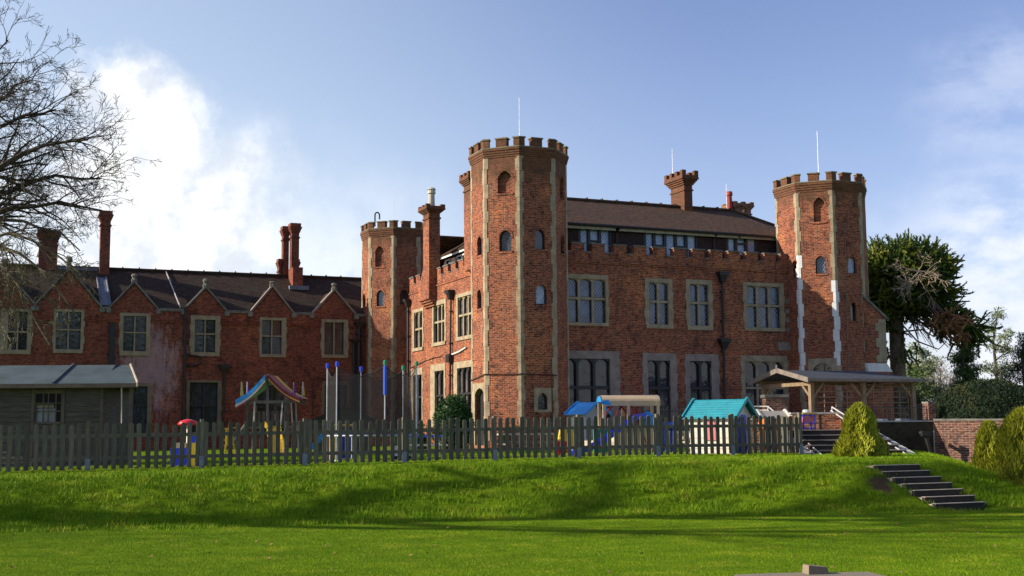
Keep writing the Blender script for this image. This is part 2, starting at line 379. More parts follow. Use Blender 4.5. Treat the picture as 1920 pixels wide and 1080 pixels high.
# ---------------------------------------------------------------- house frame
HA = math.radians(23); HO = V(.34, 55, 0)
HU = V(math.cos(HA), math.sin(HA), 0); HV = V(-math.sin(HA), math.cos(HA), 0)
GZ = .82                       # level of the play lawn
def to_h(p): q = Vector(p) - HO; return V(q.dot(HU), q.dot(HV), p[2])
def to_w(s, t, z=0): return HO + HU * s + HV * t + V(0, 0, z)
def ray(px, py): return _f + CR * ((px - 960) / FPX) + CU * ((540 - py) / FPX)
def W(px, py, Y): d = ray(px, py); return EYE + d * (Y / d.y)      # the point of a sight line at distance Y
class Pl:
    """vertical plane in the house frame: origin, direction, outward normal"""
    def __init__(s, o, u, n): s.o = Vector((o[0], o[1])); s.u = Vector(u).normalized(); s.n = Vector(n).normalized()
    def P(s, a, z, off=0.0): q = s.o + s.u * a + s.n * off; return (q.x, q.y, z)
    def hit(s, px, py):
        N = HU * s.n.x + HV * s.n.y; P0 = to_w(s.o.x, s.o.y); d = ray(px, py); k = (P0 - EYE).dot(N) / d.dot(N)
        h = to_h(EYE + d * k); return ((Vector((h.x, h.y)) - s.o).dot(s.u), h.z)
    def rect(s, x0, y0, x1, y1):
        xm, ym = (x0 + x1) / 2, (y0 + y1) / 2
        return (s.hit(x0, ym)[0], s.hit(x1, ym)[0], s.hit(xm, y1)[1], s.hit(xm, y0)[1])
def pbox(mb, pl, a0, a1, z0, z1, o0, o1, mi=None):      # box on a plane, from offset o0 (back) to o1 (front)
    P = pl.P; mb.hexa([P(a0, z0, o1), P(a1, z0, o1), P(a1, z0, o0), P(a0, z0, o0), P(a0, z1, o1), P(a1, z1, o1), P(a1, z1, o0), P(a0, z1, o0)], mi)
def pwall(mb, pl, a0, a1, z0, z1, holes=(), depth=.28, top=None):
    """a wall face with real openings and their reveals"""
    A = sorted({a0, a1, *[h[0] for h in holes], *[h[1] for h in holes]}); Z = sorted({z0, z1, *[h[2] for h in holes], *[h[3] for h in holes]})
    A = [a for a in A if a0 - 1e-6 <= a <= a1 + 1e-6]; Z = [z for z in Z if z0 - 1e-6 <= z <= z1 + 1e-6]
    for i in range(len(A) - 1):
        for j in range(len(Z) - 1):
            am, zm = (A[i] + A[i + 1]) / 2, (Z[j] + Z[j + 1]) / 2
            if any(h[0] < am < h[1] and h[2] < zm < h[3] for h in holes): continue
            mb.face([pl.P(A[i], Z[j]), pl.P(A[i + 1], Z[j]), pl.P(A[i + 1], Z[j + 1]), pl.P(A[i], Z[j + 1])])
    for a, b, c, d in holes:
        for p, q in (((a, c), (b, c)), ((b, c), (b, d)), ((b, d), (a, d)), ((a, d), (a, c))):
            mb.face([pl.P(p[0], p[1], 0), pl.P(p[0], p[1], -depth), pl.P(q[0], q[1], -depth), pl.P(q[0], q[1], 0)])
def grow(r, e=.04): return (r[0] - e, r[1] + e, r[2] - e, r[3] + e)
def archpts(a0, a1, zs, rise, n=8, pointed=False):
    c, h = (a0 + a1) / 2, (a1 - a0) / 2; out = []
    for i in range(n + 1):
        t = math.pi * i / n; x = -math.cos(t); y = math.sin(t)
        if pointed: y = (1 - abs(x) ** 1.6) ** .75
        out.append((c + h * x, zs + rise * y))
    return out
def spandrel(mb, pl, a0, a1, ztop, rise, o0, o1, pointed=False, n=8):
    """fills the corners between a square opening head and an arch, o0 back, o1 front"""
    zs = ztop - rise; ap = archpts(a0, a1, zs, rise - .01, n, pointed)
    for i in range(n):
        p, q = ap[i], ap[i + 1]
        mb.face([pl.P(p[0], p[1], o1), pl.P(q[0], q[1], o1), pl.P(q[0], ztop, o1), pl.P(p[0], ztop, o1)])
        mb.face([pl.P(p[0], p[1], o0), pl.P(q[0], q[1], o0), pl.P(q[0], q[1], o1), pl.P(p[0], p[1], o1)])
def window(par, pl, outer, opening, cols, trans=None, stone='stone', barm=None, pane='lead_glass', arch=.3, arch2=False, quoin=True, bw=.10, depth=.16, sill=True, name='window'):
    """stone surround > frame (mullions and transom), pane"""
    a0, a1, c0, c1 = opening; A0, A1, C0, C1 = outer; barm = barm or stone
    mb = MB(); pr = .03; bk = -.26
    # head, jambs in alternating blocks, sill
    pbox(mb, pl, A0, A1, c1, C1, bk, pr)
    if sill: pbox(mb, pl, A0 + .02, A1 - .02, C0, c0, bk, pr + .05)
    z = c0; i = 0
    while z < c1 - .01:
        hh = min(.33 + .08 * ((i * 7) % 3), c1 - z); 
        if c1 - z - hh < .12: hh = c1 - z
        k = .05 if (i % 2 and quoin) else 0
        pbox(mb, pl, A0 - k, a0, z, z + hh, bk, pr - .004 * (i % 2)); pbox(mb, pl, a1, A1 + k, z, z + hh, bk, pr - .004 * (i % 2)); z += hh; i += 1
    wd = mb.build(name, stone, par)
    fr = MB(); ws = (a1 - a0 - bw * (cols - 1)) / cols
    if bw > 0:
        for i in range(1, cols):
            x = a0 + i * ws + (i - 1) * bw; pbox(fr, pl, x, x + bw, c0, c1, -depth, -.03)
        rows = [(c0, c1)] if trans is None else [(c0, trans - bw / 2), (trans + bw / 2, c1)]
        for i in range(cols):
            x = a0 + i * (ws + bw)
            if trans is not None: pbox(fr, pl, x, x + ws, trans - bw / 2, trans + bw / 2, -depth, -.036)
            for r, (za, zb) in enumerate(rows):
                if arch and (r == len(rows) - 1 or arch2): spandrel(fr, pl, x, x + ws, zb, arch, -depth, -.045)
                g = .03       # thin casement edge
                pbox(fr, pl, x, x + g, za, zb, -depth, -depth + .05, 1); pbox(fr, pl, x + ws - g, x + ws, za, zb, -depth, -depth + .05, 1)
                pbox(fr, pl, x + g, x + ws - g, za, za + g, -depth, -depth + .05, 1)
    if fr.v: fr.build('frame', [barm, 'black_frame'], wd)
    pn = MB(); random_tilt = 0
    rows = [(c0, c1)] if trans is None else [(c0, trans), (trans, c1)]
    for i in range(cols):
        x = a0 + i * (ws + bw) - (bw / 2 if i else 0); x1 = a0 + i * (ws + bw) + ws + (bw / 2 if i < cols - 1 else 0)
        for za, zb in rows:
            e = [random.uniform(-.012, .012) for _ in range(3)]
            pn.face([pl.P(x, za, -depth + e[0] - .004), pl.P(x1, za, -depth + e[1] - .004), pl.P(x1, zb, -depth + e[2] - .004), pl.P(x, zb, -depth + e[0] + e[2] - e[1] - .004)])
    p = pn.build('pane', pane, wd)
    return wd
# ================================================================= the manor house
CURZ[0] = GZ
house = thing('manor_house', 'large red brick manor house with three battlemented octagonal corner towers', 'house', tuple(HO + V(0, 0, GZ)), HA)
def crenels(mb, pl, a0, a1, z0, zt, first, period, mw, thick=.38, off=.0, merl=None, capm=1):
    """parapet merlons with stone cappings; merl gives explicit centres"""
    cs = merl if merl else [first + period * i for i in range(int((a1 - first) / period) + 1)]
    prev = a0
    for c in cs:
        l, r = max(a0, c - mw / 2), min(a1, c + mw / 2)
        if r - l < .1: continue
        pbox(mb, pl, l, r, z0, zt, -thick, off, 0); pbox(mb, pl, l - .035, r + .035, zt, zt + .055, -thick - .03, off + .04, capm)
        if l - prev > .05: pbox(mb, pl, prev + .036 if prev > a0 else prev, l - .036, z0, z0 + .05, -thick - .02, off + .04, capm)
        prev = r
    if a1 - prev > .05: pbox(mb, pl, prev + .036, a1, z0, z0 + .05, -thick - .02, off + .04, capm)

FP = Pl((0, 0), (1, 0), (0, -1))           # front (shaded) wall
SP = Pl((0, 15.6), (0, -1), (-1, 0))       # side (sunlit) wall
# ---- front wall
fw = [  # outer box, opening (photo), columns, transom row, stone, bars, glass, arch
    ((1056, 514.5, 1140.5, 611), (1062, 523, 1135.5, 605), 3, 559.5, 'stone', None, 'lead_glass', .16),
    ((1209.5, 522.5, 1261, 616), (1216.5, 530, 1253, 608.5), 2, 565.5, 'stone', None, 'lead_glass', .13),
    ((1286.5, 524.5, 1335.5, 619), (1293.5, 533, 1328.5, 611), 2, 568, 'stone', None, 'lead_glass', .13),
    ((1394, 530.5, 1470, 621), (1400.5, 537, 1463, 614.5), 3, 573, 'stone', None, 'lead_glass', .14),
    ((1046, 658, 1162, 803), (1054, 672.5, 1144, 800), 3, 727, 'stone_grey', 'black_frame', 'dark_glass', .32),
    ((1206, 662, 1269, 803), (1215.5, 676, 1257.5, 800), 2, 728, 'stone_grey', 'black_frame', 'dark_glass', .32),
    ((1285.5, 664, 1348.5, 803), (1294, 677, 1335, 800), 2, 728, 'stone_grey', 'black_frame', 'dark_glass', .32),
    ((1391, 667, 1478, 800), (1397.5, 678, 1471, 797), 3, 727.5, 'stone', None, 'dark_glass', .32)]
L = 2.08
C_S = 16.47
zc = 9.70
holes = []; specs = []
for ou, op, n, tr, st, bm_, gl, ar in fw:
    O_, P_ = FP.rect(*ou), FP.rect(*op); holes.append(grow(P_)); specs.append((O_, P_, n, FP.hit((op[0] + op[2]) / 2, tr)[1], st, bm_, gl, ar))
mb = MB(); pwall(mb, FP, 0.6, C_S - .8, GZ - .4, zc - .35, holes, .24)
# projecting string course of moulded brick and the parapet band above
pbox(mb, FP, .6, C_S - .8, zc - .52, zc - .44, -.1, .05); pbox(mb, FP, .6, C_S - .8, zc - .44, zc - .38, -.1, .085)
pbox(mb, FP, .6, C_S - .8, zc - .345, zc, -.38, .001)
pbox(mb, FP, .6, C_S - .8, 5.12, 5.16, -.1, .018)
mb.build('wall', 'house_brick', house)
for (O_, P_, n, tr, st, bm_, gl, ar) in specs:
    window(house, FP, O_, P_, n, tr, st, bm_, gl, ar, bw=.11 if st == 'stone' else .13, arch2=False)
mb = MB()
mc = [1083.5, 1122, 1162.5, 1200.5, 1236.5, 1275, 1309.5, 1343, 1376.5, 1410, 1443.5, 1474]
crenels(mb, FP, .6, C_S - .8, zc, zc + .40, 0, 0, .66, merl=[FP.hit(x, 465)[0] for x in mc])
mb.build('battlement', ['house_brick', 'coping'], house)
# ---- tile-hung top storey
HPl = Pl((1.3, 1.3), (1, 0), (0, -1)); ez = 11.2
hw = [((1083.5, 427.5, 1145, 474), 3), ((1206.5, 433.5, 1306.5, 483), 5), ((1361, 444, 1418.5, 478), 3)]
mb = MB(); hh = [HPl.rect(*q[0]) for q in hw]
pwall(mb, HPl, 0, C_S - 2.4, zc - .6, ez + .1, hh, .12)
HS = Pl((1.3, 13.6), (0, -1), (-1, 0))
sh = [HS.rect(857.5, 478, 885, 504), HS.rect(837, 489, 845, 512)]
pwall(mb, HS, 0, 12.3, zc - .6, ez + .1, sh, .12)
HE = Pl((9, 13.6), (-1, 0), (0, 1)); pwall(mb, HE, 0, 7.7, zc - 4, ez + .1)
mb.build('tile_hung_wall', 'hung_tile', house)
for (q, n), r in zip(hw, hh):
    a0, a1, c0, c1 = r
    f = MB(); wsn = (a1 - a0) / n
    for i in range(n + 1): pbox(f, HPl, a0 + i * wsn - (.0 if i == 0 else .07), a0 + i * wsn + (.0 if i == n else .07) + (.07 if i == 0 else 0) - (.0), c0, c1, -.12, .02)
    pbox(f, HPl, a0 - .06, a1 + .06, c1, c1 + .07, -.1, .035); pbox(f, HPl, a0 - .06, a1 + .06, c0 - .07, c0, -.1, .05)
    for i in range(n):
        if i % 2: pbox(f, HPl, a0 + i * wsn + .071, a0 + (i + 1) * wsn - .071, c0 + .52, c0 + .60, -.1, .012)
    wd = f.build('window', 'black_frame', house)
    p = MB()
    for i in range(n):
        p.face([HPl.P(a0 + i * wsn + .06, c0, -.08), HPl.P(a0 + (i + 1) * wsn - .06, c0, -.08), HPl.P(a0 + (i + 1) * wsn - .06, c1, -.08 - .015 * (i % 2)), HPl.P(a0 + i * wsn + .06, c1, -.08 - .015 * (i % 2))])
    p.build('pane', 'lead_glass_pale', wd)
for r, st in zip(sh, (1, 0)):
    f = MB(); a0, a1, c0, c1 = r; n = 3 if st else 1; ww = (a1 - a0) / n
    for i in range(n + 1): pbox(f, HS, a0 + i * ww - .05, a0 + i * ww + .05, c0, c1, -.1, .02)
    pbox(f, HS, a0 - .05, a1 + .05, c1, c1 + .08, -.1, .04)
    wd = f.build('window', 'white_paint' if st else 'black_frame', house); p = MB(); p.face([HS.P(a0, c0, -.08), HS.P(a1, c0, -.08), HS.P(a1, c1, -.08), HS.P(a0, c1, -.08)]); p.build('pane', 'lead_glass', wd)
# ---- main roof
rz = 13.42; e0 = 1.02; er = C_S - 1.0
def rf(mb, pts, th=.1):
    a = [Vector(p) for p in pts]; n = (a[1] - a[0]).cross(a[2] - a[0]).normalized() * th
    mb.face(a); mb.face([q - n for q in reversed(a)])
    for i in range(len(a)): j = (i + 1) % len(a); mb.face([a[j], a[i], a[i] - n, a[j] - n])
mb = MB(); zr = rz; ze = ez; re_ = 16.6
rdg = [V(4.5, 6.5, zr), V(re_, 6.5, zr)]
rf(mb, [V(e0, e0, ze), V(er, e0, ze), V(er, 6.5, zr - .02), rdg[0]])
rf(mb, [V(er + .0, e0, ze), V(18.2, e0, ze - .3), V(18.2, 6.5, 12.75), V(er, 6.5, zr)])
ridz = (14.0 - e0)
rf(mb, [V(e0, 13.9, ze), V(e0, e0, ze), V(4.5, 6.5, zr), V(4.5, 8.4, zr)])
rf(mb, [V(9.5, 13.9, ze), V(e0, 13.9, ze), V(4.5, 8.4, zr)])
rf(mb, [V(18.2, 12.0, ze - .3), V(9.5, 13.9, ze), V(4.5, 8.4, zr), V(4.5, 6.5, zr), V(er, 6.5, zr)])
rf(mb, [V(18.2, 6.5, 12.7), V(18.2, 12.0, ze - .3), V(er, 6.5, zr - .01)])
roof = mb.build('roof', 'roof_tile', house)
mb = MB(); mb.tube([V(4.4, 6.5, zr + .02), V(er, 6.5, zr + .02)], .12, 8); mb.tube([V(er, 6.5, zr + .02), V(18.2, 6.5, 12.78)], .12, 8)
mb.tube([V(4.5, 6.5, zr + .02), V(4.5, 8.4, zr + .02)], .12, 8); mb.tube([V(4.5, 6.5, zr), V(e0, e0, ze + .02)], .1, 8)
for i in range(12): s_ = 6.6 + i * .88; mb.box(s_, s_ + .05, 6.36, 6.64, zr, zr + .17)
mb.build('ridge_tiles', 'roof_tile', roof)
mb = MB(); 
for a, b in (((2.0, 1.12), (5.45, 1.12)), ((5.6, 1.12), (12.3, 1.12)), ((12.4, 1.12), (15.3, 1.12))): mb.box(a[0], b[0], 1.06, 1.14, ez - .22, ez - .06)
mb.box(1.10, 1.16, 1.5, 13.8, ez - .19, ez - .03, 1)
mb.build('fascia', ['fascia_wood', 'white_paint'], roof)
mb = MB(); mb.tube([V(1.5, .98, ez - .02), V(15.4, .98, ez - .06)], .07, 6)
for px in (1164, 1350): s_ = FP.hit(px, 450)[0] + .45; mb.tube([V(s_, .98, ez - .1), V(s_ - .02, 1.22, ez - .3), V(s_ - .02, 1.22, 9.6)], .045, 6)
mb.build('gutter', 'black_iron', roof)
# ---- side wall
sw = [((774.3, 579, 794.5, 658), (777, 585, 792.5, 652), 2, 616.7, 'stone', None, 'sunny_glass', .2),
      ((811, 563, 836.7, 648), (813.5, 571.5, 834, 641.5), 3, 603, 'stone', None, 'sunny_glass', .2),
      ((855.6, 548, 888, 637), (859, 555, 886, 630), 3, 589.5, 'stone', None, 'sunny_glass', .2),
      ((771, 691, 793, 801), (775.6, 703, 791.5, 799), 2, 745, 'stone', 'black_frame', 'dark_glass', .35),
      ((807.8, 682.5, 835.6, 801), (815.8, 695, 833, 799), 2, 742, 'stone', 'black_frame', 'sunny_glass', .35),
      ((852, 677, 889, 801), (858, 689, 885, 799), 3, 738, 'stone', 'black_frame', 'sunny_glass', .35)]
holes = []; specs = []
for ou, op, n, tr, st, bm_, gl, ar in sw:
    O_, P_ = SP.rect(*ou), SP.rect(*op); holes.append(grow(P_)); specs.append((O_, P_, n, SP.hit((op[0] + op[2]) / 2, tr)[1], st, bm_, gl, ar))
mb = MB(); pwall(mb, SP, 0, 14.7, GZ - .4, zc - .35, holes, .24)
pbox(mb, SP, 0, 14.7, zc - .50, zc - .42, -.1, .05); pbox(mb, SP, 0, 14.7, zc - .345, zc + .02, -.38, .002)
BP = Pl((16, 15.6), (-1, 0), (0, 1)); pwall(mb, BP, 0, 16, GZ - .4, zc)
mb.build('wall', 'house_brick', house)
for (O_, P_, n, tr, st, bm_, gl, ar) in specs:
    window(house, SP, O_, P_, n, tr, st, bm_, gl, ar, bw=.10)
mb = MB(); crenels(mb, SP, 0, 14.7, zc + .02, zc + .42, .35, 1.12, .68); mb.build('battlement', ['house_brick', 'coping'], house)
mb = MB(); mb.box(1.5, C_S, 1.5, 13.4, 9.3, 9.4); mb.box(.35, 1.6, .4, 15.4, 9.2, 9.3); mb.box(1.6, C_S, .4, 1.5, 9.2, 9.3); mb.box(1.6, 16, 13.3, 15.4, 9.2, 9.3); mb.build('roof_gutter_deck', 'lead', house)
# lower rear roof and right end wall
mb = MB(); rf(mb, [V(.7, 15.6, 9.4), V(.7, 12.6, 12.2), V(15, 12.6, 12.2), V(15, 15.6, 9.4)]) ; mb.build('rear_roof', 'roof_tile', house)
RP = Pl((C_S + 1.6, 0), (0, 1), (1, 0)); mb = MB(); pwall(mb, RP, 0, 15.6, GZ - .4, zc + 1.0); mb.build('wall', 'house_brick', house)

# ---- towers
def tower(cs, ct, R, zt, feats, white=(), name='tower', rod=True):
    """zt = (cornice bottom, crenel level, merlon top)"""
    an = [math.radians(-22.5 + 45 * k) for k in range(8)]
    vt = [Vector((cs + R * math.sin(a), ct - R * math.cos(a))) for a in an]
    facets = [Pl(vt[k], vt[(k + 1) % 8] - vt[k], Vector((math.sin((an[k] + math.radians(22.5))), -math.cos(an[k] + math.radians(22.5))))) for k in range(8)]
    Lf = (vt[1] - vt[0]).length; zb, zl, zm = zt
    body = MB(); det = []
    for k, pl in enumerate(facets):
        holes = []
        for ft in feats.get(k, []):
            r = pl.rect(*ft[1]); r = (max(r[0], .1), min(r[1], Lf - .1), max(r[2], GZ - .1), r[3]); holes.append(r); det.append((pl, r, ft))
        pwall(body, pl, 0, Lf, GZ - .4, zb, holes, .26)
        for r, ft in [(d[1], d[2]) for d in det if d[0] is pl and d[2][0] in ('win', 'blind')]:
            spandrel(body, pl, r[0], r[1], r[3], min(.34, (r[1] - r[0]) * .6), -.26, .001, ft[0] != 'win')
    # plinth and floor-line set-backs
    def octo(rr): return [Vector((cs + rr * math.sin(a), ct - rr * math.cos(a))) for a in an]
    def ring(mbx, r0, r1, z0, z1, mi=0):
        o0, i0 = octo(r1), octo(r0)
        for k in range(8):
            j = (k + 1) % 8
            mbx.hexa([(*o0[k], z0), (*o0[j], z0), (*i0[j], z0), (*i0[k], z0), (*o0[k], z1), (*o0[j], z1), (*i0[j], z1), (*i0[k], z1)], mi)
    part = body.build(name, 'house_brick', house)
    for k in range(8):
        q = MB()
        p0, u1, u0 = vt[k], facets[k].u, -facets[k - 1].u; n1, n0 = facets[k].n, facets[k - 1].n
        z = GZ - .3; i = k
        while z < zb - .02:
            h = .50 + .06 * ((i * 5) % 4); h = min(h, zb - z)
            w1, w0 = (.12, .19) if i % 2 else (.19, .12); 
            if R > 2.2: w1 *= 1.0
            pr = .016 + .004 * (i % 2); bis = (n1 + n0).normalized() * (pr / math.cos(math.radians(22.5)))
            pts = [p0 + u0 * w0 + n0 * pr, p0 + bis, p0 + u1 * w1 + n1 * pr, p0 + u1 * w1 - n1 * .05, p0 + u0 * w0 - n0 * .05]
            mi = 1 if any(kk == k and z0_ <= z < z1_ for kk, z0_, z1_ in white) else 0
            q.prism([tuple(x) for x in pts], z + .004, z + h - .004, mi); z += h; i += 1
        q.build('quoin', ['stone', 'new_stone'], part)
    # corbelled cornice, parapet, merlons
    c = MB(); H = zl - zb; st = [(.03, .0, .2), (.06, .2, .42), (.09, .42, .66), (.125, .66, .86)]
    for o, f0, f1 in st: ring(c, R - .4, R + o, zb + H * f0, zb + H * f1)
    ring(c, R - .3, R + .09, zb + H * .86, zl - .05); ring(c, R - .33, R + .12, zl - .05, zl, 1)
    Ro = R + .07; oc = octo(Ro)
    for k in range(8):
        pl = Pl(oc[k], oc[(k + 1) % 8] - oc[k], facets[k].n); LL = (oc[(k + 1) % 8] - oc[k]).length; m = .50
        pbox(c, pl, LL / 2 - m / 2, LL / 2 + m / 2, zl, zm - .06, -.3, 0); pbox(c, pl, LL / 2 - m / 2 - .04, LL / 2 + m / 2 + .04, zm - .06, zm, -.34, .04, 1)
        p0, u1, u0 = oc[k], facets[k].u, -facets[k - 1].u; n1, n0 = facets[k].n, facets[k - 1].n
        for g, za, zb_, mi in ((0, zl, zm - .06, 0), (.04, zm - .06, zm, 1)):
            b = (n1 + n0).normalized()
            pts = [p0 + u0 * (.27 + g) + n0 * g, p0 + b * g * 1.08, p0 + u1 * (.27 + g) + n1 * g, p0 + u1 * (.2 + g) - n1 * .3, p0 + u0 * (.2 + g) - n0 * .3]
            c.prism([tuple(x) for x in pts], za, zb_, mi)
    c.build('battlement', ['house_brick', 'lichen_coping'], part)
    d = MB(); d.prism([tuple(x) for x in octo(R - .31)], zb + H * .7, zb + H * .8); d.build('roof_deck', 'lead', part)
    for pl, r, ft in det:
        kind = ft[0]; a0, a1, c0, c1 = r; w_ = a1 - a0
        f = MB()
        if kind == 'blind':
            f.face([pl.P(a0, c0, -.17), pl.P(a1, c0, -.17), pl.P(a1, c1, -.17), pl.P(a0, c1, -.17)]); f.build('blind_window', 'house_brick', part)
            s = MB()
        elif kind in ('win', 'stonewin', 'pair'):
            s = MB()
            f.face([pl.P(a0, c0, -.16), pl.P(a1, c0, -.16), pl.P(a1, c1, -.15), pl.P(a0, c1, -.15)]); f.build('pane', ft[2] if len(ft) > 2 else 'lead_glass', part)
            g = MB(); t_ = .045
            pbox(g, pl, a0, a0 + t_, c0, c1, -.155, -.11); pbox(g, pl, a1 - t_, a1, c0, c1, -.155, -.11); pbox(g, pl, a0 + t_, a1 - t_, c0, c0 + t_, -.155, -.11)
            if kind == 'pair': pbox(g, pl, (a0 + a1) / 2 - .06, (a0 + a1) / 2 + .06, c0, c1, -.2, -.02, 1)
            g.build('window_frame', ['black_frame', 'stone'], part)
        elif kind == 'door':
            s = MB()
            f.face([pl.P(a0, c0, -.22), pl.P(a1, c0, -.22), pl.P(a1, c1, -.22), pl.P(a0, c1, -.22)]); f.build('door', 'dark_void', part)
        # brick or stone dressings
        if kind in ('stonewin', 'door', 'pair'):
            e = .17 if kind == 'stonewin' else .24; e2 = .2
            lft = max(a0 - e, .02); rgt = min(a1 + e, Lf - .02)
            pbox(s, pl, lft, a0 + .012, c0 - (.1 if kind != 'door' else 0), c1 + e2, -.05, .025); pbox(s, pl, a1 - .012, rgt, c0 - (.1 if kind != 'door' else 0), c1 + e2, -.05, .025)
            pbox(s, pl, a0 + .012, a1 - .012, c1, c1 + e2, -.05, .022)
            if kind != 'door': pbox(s, pl, a0, a1, c0 - .12, c0, -.05, .04)
            spandrel(s, pl, a0, a1, c1, min(.3, w_ * .55), -.25, .02, True)
            s.build('stone_surround', 'stone', part)
        else:
            ap = archpts(a0, a1, c1 - min(.34, w_ * .6), min(.34, w_ * .6), 9, kind == 'blind'); cx, cz = (a0 + a1) / 2, c1 - .3
            for i in range(9):
                p_, q_ = ap[i], ap[i + 1]
                f1 = lambda t: (cx + (t[0] - cx) * 1.28, cz + (t[1] - cz) * 1.42)
                P1, Q1 = f1(p_), f1(q_); g = .12
                m0, M0 = p_, P1
                s.hexa([pl.P(*m0, .02), pl.P(*q_, .02), pl.P(*q_, -.02), pl.P(*m0, -.02), pl.P(*M0, .02), pl.P(*Q1, .02), pl.P(*Q1, -.02), pl.P(*M0, -.02)])
            s.build('brick_arch', 'house_brick', part)
            b_ = MB(); pbox(b_, pl, a0 - .06, a1 + .06, c0 - .09, c0, -.05, .035); b_.build('sill', 'house_brick', part)
    return part, facets, vt
fA = {7: [('blind', (933, 320, 960, 362)), ('win', (936, 432, 959, 471), 'dark_glass')],
      0: [('win', (1003, 430, 1022, 468), 'plain_glass'), ('win', (1005, 533, 1025, 571), 'lead_glass_pale'), ('stonewin', (1008, 736, 1027, 768), 'dark_glass')],
      6: [('win', (895, 443, 904, 479), 'dark_glass'), ('win', (895, 543, 903, 579), 'dark_glass'), ('door', (891, 727, 909, 835))],
      1: [('blind', (1050, 330, 1057, 375)), ('win', (1051.5, 441, 1058, 476), 'dark_glass')]}
tA, facA, vA = tower(0, 0, 2.15, (13.48, 13.92, 14.33), fA)
fC = {7: [('blind', (1525, 370, 1547, 416)), ('win', (1529, 480, 1549, 513), 'lead_glass'), ('pair', (1525, 680, 1560, 702), 'plain_glass')],
      0: [('win', (1590, 481, 1606, 513), 'lead_glass_pale'), ('win', (1595, 567, 1606, 602), 'plain_glass')],
      6: [('win', (1486, 488, 1496.5, 521), 'dark_glass')], 1: []}
tC, facC, vC = tower(C_S, 0, 2.25, (13.05, 13.55, 13.97), fC, white=[(7, 4.0, 9.9), (0, 4.0, 8.2), (6, 12, 12)])
fB = {7: [('blind', (703.5, 461, 720, 500)), ('win', (706, 544, 720.5, 574), 'lead_glass')],
      0: [('win', (750, 543, 765.5, 571), 'dark_glass')], 6: [('win', (680, 551, 685.5, 576), 'dark_glass')]}
tB, facB, vB = tower(.62, 20, 2.06, (12.95, 13.45, 13.85), fB)
# ---- buttress at the right-hand tower
mb = MB(); bp = Pl((C_S + .9, -1.75), (1, 0), (0, -1))
bt = []
b0 = facC[0]
s0 = vC[1].x - .15; y0 = vC[1].y
def butt(zl, zh, proj0, proj1, mi=0):
    mb.hexa([(s0, y0 - .02, zl), (s0 + proj0, y0 - .02, zl), (s0 + proj0, y0 + 1.0, zl), (s0, y0 + 1.0, zl), (s0, y0 - .02, zh), (s0 + proj1, y0 - .02, zh), (s0 + proj1, y0 + 1.0, zh), (s0, y0 + 1.0, zh)], mi)
zb1 = 6.9; butt(GZ - .3, 4.3, 1.62, 1.62); butt(4.3, 4.7, 1.62, 1.30, 1); butt(4.7, zb1, 1.28, 1.28); butt(zb1, zb1 + 1.05, 1.28, .12)
buttress = mb.build('buttress', ['house_brick', 'new_stone'], house)
mb = MB()
mb.hexa([(s0 - .02, y0 - .08, zb1 + 1.02), (s0 + 1.36, y0 - .08, zb1 - .05), (s0 + 1.36, y0 + 1.06, zb1 - .05), (s0 - .02, y0 + 1.06, zb1 + 1.02), (s0 - .02, y0 - .08, zb1 + 1.16), (s0 + 1.4, y0 - .08, zb1 + .06), (s0 + 1.4, y0 + 1.06, zb1 + .06), (s0 - .02, y0 + 1.06, zb1 + 1.16)], 1)
z = 4.75; i = 0
while z < zb1 - .1:
    h = .34 + .05 * (i % 3); mb.box(s0 + 1.28 - (.42 if i % 2 else .6), s0 + 1.30, y0 - .045, y0 - .0, z, min(z + h, zb1 - .06), i % 2 and 0); z += h; i += 1
mb.build('stone_dressing', ['stone', 'coping'], buttress)

# ---- chimneys of the house
def stack(name, par, s0, s1, t0, t1, z0, z1, capz, cap_out=.2, cren=False, mat='house_brick', bands=True, pots=()):
    mb = MB(); mb.box(s0, s1, t0, t1, z0, capz)
    n = 4; H = (z1 - capz) * (.5 if cren else .62)
    for i in range(n):
        o = cap_out * (i + 1) / n; mb.box(s0 - o, s1 + o, t0 - o, t1 + o, capz + H * i / n + .002, capz + H * (i + 1) / n)
    o = cap_out
    if cren:
        zz = capz + H; mb.box(s0 - o + .02, s1 + o - .02, t0 - o + .02, t1 + o - .02, zz, zz + .12)
        W_, D_ = s1 - s0 + 2 * o, t1 - t0 + 2 * o
        ns, nt = max(2, round(W_ / .45)), max(2, round(D_ / .5))
        for i in range(ns):
            a = s0 - o + .02 + (W_ - .04 - .24) * i / (ns - 1)
            for tt in (t0 - o + .02, t1 + o - .26): mb.box(a, a + .24, tt, tt + .24, zz + .12, z1)
        for j in range(1, nt - 1):
            b = t0 - o + .02 + (D_ - .28) * j / (nt - 1)
            for ss in (s0 - o + .02, s1 + o - .26): mb.box(ss, ss + .24, b, b + .24, zz + .12, z1)
    else: mb.box(s0 - o + .05, s1 + o - .05, t0 - o + .05, t1 + o - .05, capz + H, z1)
    if bands: mb.box(s0 - .05, s1 + .05, t0 - .05, t1 + .05, capz - .32, capz - .24)
    return mb.build(name, mat, par)
